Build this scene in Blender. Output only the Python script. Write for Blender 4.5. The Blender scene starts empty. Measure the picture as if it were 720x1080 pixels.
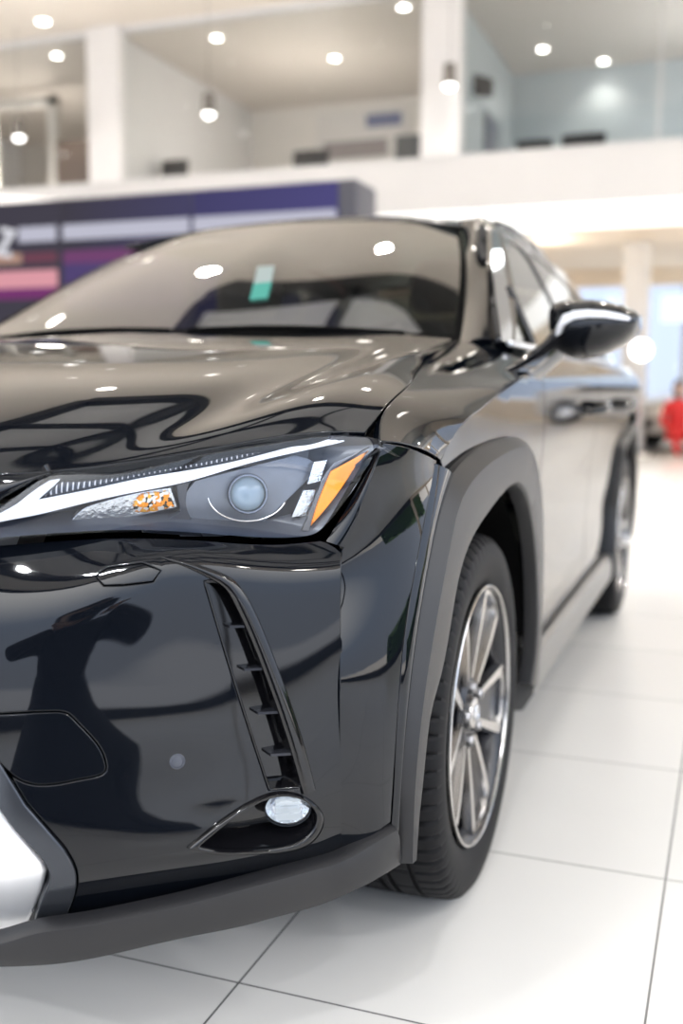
# Showroom with a black crossover car seen close from its front left corner
import numpy as np, math
def _nat(t):
    # matrix giving second derivatives of natural cubic spline for cardinal data
    n=len(t);A=np.zeros((n,n));B=np.zeros((n,n));A[0,0]=A[-1,-1]=1
    for i in range(1,n-1):
        h0=t[i]-t[i-1];h1=t[i+1]-t[i]
        A[i,i-1]=h0/6;A[i,i]=(h0+h1)/3;A[i,i+1]=h1/6
        B[i,i-1]=1/h0;B[i,i]=-1/h0-1/h1;B[i,i+1]=1/h1
    return np.linalg.solve(A,B)
def _basis(t,M,x):
    x=np.asarray(x,float);n=len(t)
    i=np.clip(np.searchsorted(t,x,side='right')-1,0,n-2)
    h=t[i+1]-t[i];a=(t[i+1]-x)/h;b=(x-t[i])/h
    W=np.zeros((len(x),n));r=np.arange(len(x))
    W[r,i]+=a;W[r,i+1]+=b
    W+=((a**3-a)*h*h/6)[:,None]*M[i]+((b**3-b)*h*h/6)[:,None]*M[i+1]
    return W
class Surf:
    """interpolating bicubic spline sheet; net[row v][col u] of 3-D points"""
    def __init__(s,net,hint,off=0.0):
        s.net=np.array(net,float);R,Cn,_=s.net.shape;s.off=off
        du=np.linalg.norm(np.diff(s.net,axis=1),axis=2).mean(0);dv=np.linalg.norm(np.diff(s.net,axis=0),axis=2).mean(1)
        s.Lu=du.sum();s.Lv=dv.sum()
        s.tu=np.concatenate([[0],np.cumsum(du)])/s.Lu;s.tv=np.concatenate([[0],np.cumsum(dv)])/s.Lv
        s.Mu=_nat(s.tu);s.Mv=_nat(s.tv);s.sg=1
        n=s._n([.5],[.5])[0]
        if n@np.array(hint)<0:s.sg=-1
    def _p(s,u,v): return np.einsum('kr,kc,rcx->kx',_basis(s.tv,s.Mv,v),_basis(s.tu,s.Mu,u),s.net)
    def _n(s,u,v):
        u=np.asarray(u,float);v=np.asarray(v,float);e=1e-4
        a=s._p(u+e,v)-s._p(u-e,v);b=s._p(u,v+e)-s._p(u,v-e);n=np.cross(a,b)*s.sg
        return n/np.maximum(np.linalg.norm(n,axis=1,keepdims=True),1e-12)
    def ev(s,u,v):
        u=np.asarray(u,float);v=np.asarray(v,float);n=s._n(u,v)
        return s._p(u,v)-s.off*n,n
    def at(s,off):
        q=Surf.__new__(Surf);q.__dict__.update(s.__dict__);q.off=off;return q
def spline(pts,n,closed=False):
    """natural-ish resample of a polyline of points to n by chord length"""
    P=np.array(pts,float)
    if closed:P=np.vstack([P[-3:],P,P[:4]])
    d=np.linalg.norm(np.diff(P,axis=0),axis=1);t=np.concatenate([[0],np.cumsum(d)]);M=_nat(t)
    x=np.linspace(t[3],t[-4],n,endpoint=False) if closed else np.linspace(0,t[-1],n)
    return _basis(t,M,x)@P
class SurfB(Surf):
    """clamped cubic B-spline sheet: border points are met, inner points only pull (no ripples)"""
    def __init__(s,net,hint,off=0.0):
        net=np.array(net,float);R,Cn,_=net.shape;s.off=off
        du=np.linalg.norm(np.diff(net,axis=1),axis=2).mean(0);dv=np.linalg.norm(np.diff(net,axis=0),axis=2).mean(1)
        s.Lu=du.sum();s.Lv=dv.sum()
        def knots(d):
            t=np.concatenate([[0],np.cumsum(d)])/d.sum();n=len(t);k=[t[j:j+3].mean() for j in range(1,n-3)]
            return np.array([0]*4+k+[1]*4,float),t
        s.ku,s.gu=knots(du);s.kv,s.gv=knots(dv)
        Bu=s._b(s.ku,Cn,s.gu);Bv=s._b(s.kv,R,s.gv)
        P=net.copy()
        for r in (0,R-1):P[r]=np.linalg.solve(Bu,net[r])
        for c in (0,Cn-1):P[:,c]=np.linalg.solve(Bv,net[:,c])
        s.net=P;s.sg=1
        n=s._n([.5],[.5])[0]
        if n@np.array(hint)<0:s.sg=-1
    def _b(s,K,n,x):
        x=np.asarray(x,float);xc=np.clip(x,0,1)
        def B(y):
            y=np.clip(y,0,1-1e-12);m=len(K)-1;N=[((K[i]<=y)&(y<K[i+1])).astype(float) for i in range(m)]
            for p in range(1,4):
                M=[]
                for i in range(m-p):
                    a=K[i+p]-K[i];b=K[i+p+1]-K[i+1];M.append((N[i]*(y-K[i])/a if a>0 else 0)+(N[i+1]*(K[i+p+1]-y)/b if b>0 else 0))
                N=M
            return np.stack([q+0*y for q in N],1)
        W=B(xc);o=x-xc
        if np.any(np.abs(o)>0):
            e=1e-4;D=(B(np.clip(xc+e,0,1))-B(np.clip(xc-e,0,1)))/(np.clip(xc+e,0,1)-np.clip(xc-e,0,1))[:,None];W=W+D*o[:,None]
        return W
    def _p(s,u,v): return np.einsum('kr,kc,rcx->kx',s._b(s.kv,s.net.shape[0],v),s._b(s.ku,s.net.shape[1],u),s.net)
    def at(s,off):
        q=SurfB.__new__(SurfB);q.__dict__.update(s.__dict__);q.off=off;return q
import bpy, bmesh, math, random
from mathutils import Vector, Matrix
from mathutils.geometry import delaunay_2d_cdt
random.seed(7)
SC=bpy.context.scene
COL=SC.collection
# ------------------------------------------------------------------ materials
def mat(name,base=(.8,.8,.8),rough=.5,metal=0,ior=1.5,coat=0,emit=None,estr=0,noise=0,nscale=40,spec=None,bump=0,sampling=None):
    m=bpy.data.materials.new(name);m.use_nodes=True;nt=m.node_tree;b=nt.nodes['Principled BSDF']
    b.inputs['Base Color'].default_value=(*base,1);b.inputs['Roughness'].default_value=rough
    b.inputs['Metallic'].default_value=metal;b.inputs['IOR'].default_value=ior;b.inputs['Coat Weight'].default_value=coat;b.inputs['Coat Roughness'].default_value=.02
    if spec is not None:b.inputs['Specular IOR Level'].default_value=spec
    if emit: b.inputs['Emission Color'].default_value=(*emit,1);b.inputs['Emission Strength'].default_value=estr
    if noise or bump:
        tc=nt.nodes.new('ShaderNodeTexCoord');n=nt.nodes.new('ShaderNodeTexNoise');n.inputs['Scale'].default_value=nscale;n.inputs['Detail'].default_value=4
        nt.links.new(tc.outputs['Object'],n.inputs['Vector'])
        if noise:
            mx=nt.nodes.new('ShaderNodeMix');mx.data_type='RGBA';mx.inputs['A'].default_value=(*[c*(1-noise) for c in base],1);mx.inputs['B'].default_value=(*[min(1,c*(1+noise)) for c in base],1)
            nt.links.new(n.outputs['Fac'],mx.inputs['Factor']);nt.links.new(mx.outputs['Result'],b.inputs['Base Color'])
        if bump:
            bp=nt.nodes.new('ShaderNodeBump');bp.inputs['Strength'].default_value=bump;bp.inputs['Distance'].default_value=.002
            nt.links.new(n.outputs['Fac'],bp.inputs['Height']);nt.links.new(bp.outputs['Normal'],b.inputs['Normal'])
    if sampling:m.cycles.emission_sampling=sampling
    return m
def emat(name,col,s):
    m=bpy.data.materials.new(name);m.use_nodes=True;nt=m.node_tree;nt.nodes.clear()
    o=nt.nodes.new('ShaderNodeOutputMaterial');e=nt.nodes.new('ShaderNodeEmission');e.inputs[0].default_value=(*col,1);e.inputs[1].default_value=s
    nt.links.new(e.outputs[0],o.inputs[0]);return m
def glass(name,tint=(1,1,1),ior=1.5,rough=0.0,gloss=(1,1,1),body=None,bodyf=0):
    """thin sheet: fresnel mix of clear transmission and mirror"""
    m=bpy.data.materials.new(name);m.use_nodes=True;nt=m.node_tree;nt.nodes.clear();N=nt.nodes.new;L=nt.links.new
    o=N('ShaderNodeOutputMaterial');f=N('ShaderNodeFresnel');f.inputs[0].default_value=ior
    # the back side of the sheet reflects like the front
    t=N('ShaderNodeBsdfTransparent');t.inputs[0].default_value=(*tint,1);g=N('ShaderNodeBsdfGlossy');g.inputs['Roughness'].default_value=rough;g.inputs['Color'].default_value=(*gloss,1)
    geo=N('ShaderNodeNewGeometry');inv=N('ShaderNodeMath');inv.operation='MULTIPLY';one=N('ShaderNodeMath');one.operation='SUBTRACT';one.inputs[0].default_value=1
    L(geo.outputs['Backfacing'],one.inputs[1])
    mx=N('ShaderNodeMixShader');L(f.outputs[0],inv.inputs[0]);L(one.outputs[0],inv.inputs[1]);L(inv.outputs[0],mx.inputs[0])
    src=t.outputs[0]
    if body:
        d=N('ShaderNodeBsdfDiffuse');d.inputs[0].default_value=(*body,1);m2=N('ShaderNodeMixShader');m2.inputs[0].default_value=bodyf
        L(t.outputs[0],m2.inputs[1]);L(d.outputs[0],m2.inputs[2]);src=m2.outputs[0]
    L(src,mx.inputs[1]);L(g.outputs[0],mx.inputs[2]);L(mx.outputs[0],o.inputs[0]);return m
# ------------------------------------------------------------------ objects
def link(o,parent=None):
    COL.objects.link(o)
    if parent is not None:
        o.parent=parent
        if parent.type=='EMPTY' and parent.get('world_parts'): o.matrix_parent_inverse=Matrix.Translation(-parent.location)
    return o
def tag(o,label,cat,group=None,kind=None):
    if label:o['label']=label
    if cat:o['category']=cat
    if group:o['group']=group
    if kind:o['kind']=kind
    return o
def empty(name,loc,label,cat,group=None,world=False,rz=0):
    o=bpy.data.objects.new(name,None);o.empty_display_size=.1;o.location=loc;o.rotation_euler=(0,0,rz)
    if world:o['world_parts']=1
    COL.objects.link(o);return tag(o,label,cat,group)
def mobj(name,V,F,m,parent=None,normals=None,smooth=True,sharp=None,loc=None):
    me=bpy.data.meshes.new(name);me.from_pydata([tuple(map(float,v)) for v in V],[],[tuple(map(int,f)) for f in F]);me.update()
    if smooth:me.polygons.foreach_set('use_smooth',[True]*len(me.polygons))
    if normals is not None:
        N=np.array(normals,float);N/=np.maximum(np.linalg.norm(N,axis=1,keepdims=True),1e-9);me.normals_split_custom_set_from_vertices([tuple(n) for n in N])
    elif sharp is not None: me.set_sharp_from_angle(angle=math.radians(sharp))
    me.materials.append(m)
    o=bpy.data.objects.new(name,me)
    if loc is not None:o.location=loc
    return link(o,parent)
def struct(o): o['kind']='structure';return o
class MB:
    def __init__(s): s.V=[];s.F=[]
    def add(s,V,F):
        k=len(s.V);s.V+= [tuple(map(float,v)) for v in V];s.F+=[tuple(i+k for i in f) for f in F];return s
    def box(s,a,b,bev=0):
        (x0,y0,z0),(x1,y1,z1)=[tuple(map(min,a,b)),tuple(map(max,a,b))]
        if not bev:
            return s.add([(x,y,z) for z in (z0,z1) for y in (y0,y1) for x in (x0,x1)],[(0,2,3,1),(4,5,7,6),(0,1,5,4),(2,6,7,3),(0,4,6,2),(1,3,7,5)])
        bm=bmesh.new();bmesh.ops.create_cube(bm,size=1)
        for v in bm.verts:v.co=((x0+x1)/2+v.co.x*(x1-x0),(y0+y1)/2+v.co.y*(y1-y0),(z0+z1)/2+v.co.z*(z1-z0))
        bmesh.ops.bevel(bm,geom=bm.edges[:],offset=bev,segments=2,affect='EDGES',profile=.5)
        return s.bm(bm)
    def bm(s,bm,M=None):
        bm.verts.index_update();V=[(M@v.co if M else v.co)[:] for v in bm.verts];F=[[v.index for v in f.verts] for f in bm.faces];bm.free();return s.add(V,F)
    def tube(s,path,r,n=10,caps=True,sx=1,up=None):
        P=[Vector(p) for p in path];R=r if isinstance(r,(list,tuple)) else [r]*len(P);V=[];F=[];prev=None
        for i,p in enumerate(P):
            t=(P[min(i+1,len(P)-1)]-P[max(i-1,0)]).normalized()
            a=Vector(up) if up is not None else (prev if prev is not None else Vector((0,0,1) if abs(t.z)<.9 else (1,0,0)))
            a=(a-t*a.dot(t)).normalized();prev=a;b=t.cross(a)
            for k in range(n):
                w=2*math.pi*k/n;V.append(p+a*math.cos(w)*R[i]+b*math.sin(w)*R[i]*sx)
        for i in range(len(P)-1):
            for k in range(n): F.append((i*n+k,i*n+(k+1)%n,(i+1)*n+(k+1)%n,(i+1)*n+k))
        if caps:F+= [tuple(range(n))[::-1],tuple((len(P)-1)*n+k for k in range(n))]
        return s.add(V,F)
    def lathe(s,prof,n=32,M=None,a0=0,a1=2*math.pi):
        """prof: (axial, radius); axis = local z"""
        full=abs(a1-a0-2*math.pi)<1e-6;m=n if full else n+1;V=[];F=[]
        for z,r in prof:
            for k in range(m):
                w=a0+(a1-a0)*k/n;v=Vector((r*math.cos(w),r*math.sin(w),z));V.append(M@v if M else v)
        for i in range(len(prof)-1):
            for k in range(n):
                k2=(k+1)%m;F.append((i*m+k,i*m+k2,(i+1)*m+k2,(i+1)*m+k))
        return s.add(V,F)
    def prism(s,poly,a,b,axis=1,M=None):
        """2-D polygon extruded from a to b along axis"""
        n=len(poly);V=[]
        for h in (a,b):
            for p in poly:
                c=[0,0,0];o=[i for i in range(3) if i!=axis];c[o[0]]=p[0];c[o[1]]=p[1];c[axis]=h;V.append(M@Vector(c) if M else c)
        F=[tuple(range(n)),tuple(range(2*n-1,n-1,-1))]+[(i,i+n,(i+1)%n+n,(i+1)%n) for i in range(n)]
        return s.add(V,F)
    def loft(s,secs,closed=True,caps=True):
        n=len(secs[0]);V=[p for q in secs for p in q];F=[]
        for i in range(len(secs)-1):
            for k in range(n if closed else n-1): F.append((i*n+k,i*n+(k+1)%n,(i+1)*n+(k+1)%n,(i+1)*n+k))
        if caps and closed:F+=[tuple(range(n))[::-1],tuple((len(secs)-1)*n+k for k in range(n))]
        return s.add(V,F)
    def obj(s,name,m,parent=None,sharp=35,loc=None,fix=True):
        o=mobj(name,s.V,s.F,m,parent,loc=loc)
        if fix:
            bm=bmesh.new();bm.from_mesh(o.data);bmesh.ops.recalc_face_normals(bm,faces=bm.faces[:]);bm.to_mesh(o.data);bm.free()
        if sharp is not None:o.data.set_sharp_from_angle(angle=math.radians(sharp))
        return o
def align(loc,zdir,xdir=None):
    z=Vector(zdir).normalized();x=Vector(xdir) if xdir else (Vector((0,0,1)) if abs(z.z)<.9 else Vector((1,0,0)));x=(x-z*x.dot(z)).normalized();y=z.cross(x)
    M=Matrix((x,y,z)).transposed().to_4x4();M.translation=Vector(loc);return M
# ------------------------------------------------------------------ trimmed sheets
def inpoly(P,poly):
    x,y=P[:,0],P[:,1];r=np.zeros(len(P),bool);n=len(poly);j=n-1
    for i in range(n):
        xi,yi=poly[i];xj,yj=poly[j]
        if yi!=yj:
            c=((yi>y)!=(yj>y))&(x<(xj-xi)*(y-yi)/(yj-yi)+xi);r^=c
        j=i
    return r
def pdist(P,poly):
    d=np.full(len(P),1e9);A=np.array(poly);B=np.roll(A,-1,0)
    for a,b in zip(A,B):
        ab=b-a;t=np.clip(((P-a)@ab)/max(ab@ab,1e-12),0,1);d=np.minimum(d,np.linalg.norm(P-a-t[:,None]*ab,axis=1))
    return d
def sheet(surf,outer=None,holes=(),cell=.015,gap=.0015,r=.002,depth=.012,mirror=False,flange=True,seam=None):
    """trimmed piece of a spline sheet with a rolled edge. returns V,F,N. outer/holes are (u,v) outlines."""
    S=np.array([surf.Lu,surf.Lv])
    if outer is None:
        nu=max(8,int(surf.Lu/cell));nv=max(6,int(surf.Lv/cell));g=[(i/nu,j/nv) for j in range(nv+1) for i in range(nu+1)]
        UV=np.array(g);F=[(j*(nu+1)+i,j*(nu+1)+i+1,(j+1)*(nu+1)+i+1,(j+1)*(nu+1)+i) for j in range(nv) for i in range(nu)]
    else:
        polys=[np.array(outer)*S]+[np.array(h)*S for h in holes]
        lo=polys[0].min(0);hi=polys[0].max(0);n=np.maximum(((hi-lo)/cell).astype(int),1)
        gx,gy=np.meshgrid(lo[0]+(np.arange(n[0]+1)+.5)*cell,lo[1]+(np.arange(n[1]+1)+.5)*cell);G=np.stack([gx.ravel(),gy.ravel()],1)
        G[:,0]+=.5*cell*(np.round(G[:,1]/cell).astype(int)%2)
        k=inpoly(G,polys[0])&(pdist(G,polys[0])>.45*cell)
        for h in polys[1:]:k&=~inpoly(G,h)&(pdist(G,h)>.45*cell)
        G=G[k];V2=[];E=[]
        for p in polys:
            b=len(V2);V2+=[tuple(q) for q in p];E+=[(b+i,b+(i+1)%len(p)) for i in range(len(p))]
        V2+=[tuple(q) for q in G]
        vo,eo,fo,*_=delaunay_2d_cdt([Vector(v) for v in V2],E,[],0,1e-6)
        UV=np.array([v[:] for v in vo]);F=[tuple(f) for f in fo];cen=np.array([UV[list(f)].mean(0) for f in F])
        ok=inpoly(cen,polys[0])
        for h in polys[1:]:ok&=~inpoly(cen,h)
        F=[f for f,o in zip(F,ok) if o];UV=UV/S
    P,N=surf.ev(UV[:,0],UV[:,1])
    # face orientation follows the surface normal
    F2=[]
    for f in F:
        a,b,c=P[f[0]],P[f[1]],P[f[2]]
        if np.cross(b-a,c-a)@N[f[0]]<0:f=f[::-1]
        F2.append(tuple(f))
    F=F2
    used=sorted({i for f in F for i in f});mp={u:i for i,u in enumerate(used)};P=P[used];N=N[used];F=[tuple(mp[i] for i in f) for f in F]
    if flange:
        from collections import Counter
        ec=Counter();ed={}
        for f in F:
            for i in range(len(f)):
                a,b=f[i],f[(i+1)%len(f)];ec[(min(a,b),max(a,b))]+=1;ed[(min(a,b),max(a,b))]=(a,b)
        B=[ed[e] for e,c in ec.items() if c==1 and not(mirror and abs(P[e[0]][0])<1e-4 and abs(P[e[1]][0])<1e-4) and not(seam and seam(P[e[0]]) and seam(P[e[1]]))]
        out={}
        for a,b in B:
            t=P[b]-P[a];o=np.cross(t,N[a]);o/=max(np.linalg.norm(o),1e-9)
            for i in (a,b):out.setdefault(i,[]).append(o)
        O={i:sum(o)/max(np.linalg.norm(sum(o)),1e-9) for i,o in out.items()}
        if mirror:
            for i in O:
                if abs(P[i][0])<1e-4: O[i]=np.array([0,O[i][1],O[i][2]]);O[i]/=max(np.linalg.norm(O[i]),1e-9)
        P=P.copy();PL=list(P);NL=list(N)
        ring={}
        for i,o in O.items():
            p=P[i]-o*(gap+r);n=N[i];PL[i]=p
            ks=[]
            for q,m in ((p+o*r*.7-n*r*.3,n+o),(p+o*r-n*r,o),(p+o*r-n*depth,o)):
                ks.append(len(PL));PL.append(q);NL.append(m)
            ring[i]=[i]+ks
        for a,b in B:
            for k in range(3):F.append((ring[b][k],ring[a][k],ring[a][k+1],ring[b][k+1]))
        P=np.array(PL);N=np.array(NL)
    if mirror:
        n=len(P);c=np.abs(P[:,0])<1e-4;N[c,0]=0
        P2=P*np.array([-1,1,1]);N2=N*np.array([-1,1,1]);idx=np.arange(n)+n;idx[c]=np.arange(n)[c]
        F=F+[tuple(int(idx[i]) for i in f[::-1]) for f in F];P=np.vstack([P,P2]);N=np.vstack([N,N2])
    return P,F,N
def panel(name,m,parent,surf,outer=None,holes=(),**k):
    P,F,N=sheet(surf,outer,holes,**k);return mobj(name,P,F,m,parent,normals=N)
def join_sheets(name,m,parent,sheets):
    V=[];F=[];N=[]
    for P,f,n in sheets:
        b=len(V);V+=list(P);N+=list(n);F+=[tuple(i+b for i in q) for q in f]
    return mobj(name,V,F,m,parent,normals=N)
# ---- shape tables of the car body (metres; x to the car's left, y rearwards, z up; front axle at y=.05) ----
# small outward swell of the fairing that leads to the fog lamp: (row, column) -> metres
FAIR={(2,3):.001,(2,4):.004,(2,5):.009,(2,6):.011,(2,7):.005,(3,6):.003,(3,7):.002}
def front_net():
    cols=[((0,-.955),(0,-1)),((.22,-.94),(.1,-.995)),((.38,-.905),(.3,-.95)),((.50,-.855),(.5,-.866)),((.59,-.797),(.6,-.8)),
          ((.68,-.730),(.62,-.785)),((.735,-.686),(.66,-.75)),((.79,-.634),(.60,-.80)),((.838,-.583),(.33,-.94))]
    crest=[.70,.70,.70,.702,.715,.742,.733,.722,.718];top=[.775,.775,.775,.775,.776,.775,.772,.762,.757]
    sh=[1,1,1,1,1,1,1,.95,.8]
    net=[]
    for k in range(10):
        row=[]
        for (b,n),c,t,f in zip(cols,crest,top,sh):
            z,i=[(.27,.05),(.32,.02),(.37,.0),(.44,-.006),(.52,0),(.60,.0095),(.60+.6*(c-.6),.0195),(c,.033),(c+.35*(t-c),.047),(t+.004,.080)][k]
            if k>4:i*=f
            i-=FAIR.get((k,cols.index((b,n))),0)
            row.append((b[0]-n[0]*i,b[1]-n[1]*i,z))
        net.append(row)
    return net
def lerpnet(rows,n_mid,bulge,dirv):
    """rows: list of (left,right) 3-D pairs -> net with bulged middle columns"""
    net=[]
    for a,b in rows:
        r=[]
        for k in range(n_mid+2):
            t=k/(n_mid+1);w=4*t*(1-t)*bulge
            r.append(tuple(a[i]*(1-t)+b[i]*t+dirv[i]*w for i in range(3)))
        net.append(r)
    return net
RIDGE=[(0.8277, -0.5535, 0.2999), (0.8375, -0.5817, 0.3647), (0.8397, -0.5878, 0.4615), (0.8353, -0.5754, 0.6049), (0.8236, -0.5421, 0.7379), (0.8456, -0.532, 0.8121), (0.8599, -0.505, 0.8753)]
CEND=[(.880,-.525,.30),(.885,-.525,.362),(.889,-.524,.463),(.891,-.497,.605),(.893,-.426,.742),(.893,-.385,.802),(.892,-.357,.842)]
def corner_net(): return lerpnet(list(zip(RIDGE,CEND)),2,.010,(.9,-.42,.1))
HOODCOLS=[
 [(0,-.93,.845),(0,-.88,.882),(0,-.75,.933),(0,-.5,.990),(0,-.1,1.044),(0,.25,1.075),(0,.5,1.085)],
 [(.25,-.91,.848),(.25,-.86,.882),(.25,-.73,.931),(.25,-.5,.987),(.26,-.1,1.041),(.27,.25,1.07),(.28,.47,1.082)],
 [(.46,-.838,.847),(.475,-.79,.880),(.505,-.68,.921),(.54,-.48,.980),(.57,-.1,1.031),(.585,.22,1.063),(.59,.43,1.072)],
 [(.582,-.755,.855),(.595,-.71,.871),(.62,-.62,.892),(.645,-.45,.934),(.665,-.1,1.001),(.665,.2,1.045),(.665,.42,1.063)],
 [(.70,-.645,.878),(.71,-.61,.896),(.722,-.54,.924),(.735,-.41,.960),(.735,-.1,1.007),(.715,.2,1.045),(.70,.42,1.060)],
 [(.768,-.575,.891),(.775,-.545,.904),(.785,-.48,.930),(.793,-.35,.961),(.77,-.1,.998),(.735,.18,1.035),(.713,.42,1.057)],
 [(.834,-.50,.891),(.835,-.46,.906),(.834,-.41,.925),(.826,-.30,.949),(.79,-.10,.982),(.752,.17,1.023),(.725,.42,1.053)]]
def hood_net(): return [[HOODCOLS[c][r] for c in range(7)] for r in range(7)]
FT_L=[(.860,-.513,.881),(.844,-.463,.907),(.838,-.41,.927),(.828,-.30,.950),(.791,-.10,.982),(.753,.17,1.023),(.727,.42,1.054)]
FT_R=[(.889,-.31,.842),(.893,-.29,.860),(.899,-.25,.885),(.905,-.165,.910),(.906,.02,.945),(.903,.20,.970),(.895,.44,.998)]
def fender_net(): return lerpnet(list(zip(FT_L,FT_R)),2,.010,(.75,-.2,.65))
SIDE_Y=[-.62,-.35,-.1,.2,.6,1.1,1.7,2.3,2.8,3.2,3.5]
SIDE_Z=[.26,.34,.42,.52,.64,.76,.86,.93,.98,1.02,1.055]
SIDE_X=[.858,.868,.874,.880,.886,.893,.9,.903,.899,.870,.815]
def side_net():
    dx=[-.035,-.014,.001,.003,0,-.002,-.003,0,.004,-.012,-.045]
    mid=[0,0,0,0,-.002,-.004,-.004,-.002,0,0,0]
    net=[]
    for j,(z,x) in enumerate(zip(SIDE_Z,SIDE_X)):
        net.append([(x+d+(m*2 if 2<j<6 else 0),y,z) for y,d,m in zip(SIDE_Y,dx,mid)])
    return net
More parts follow.
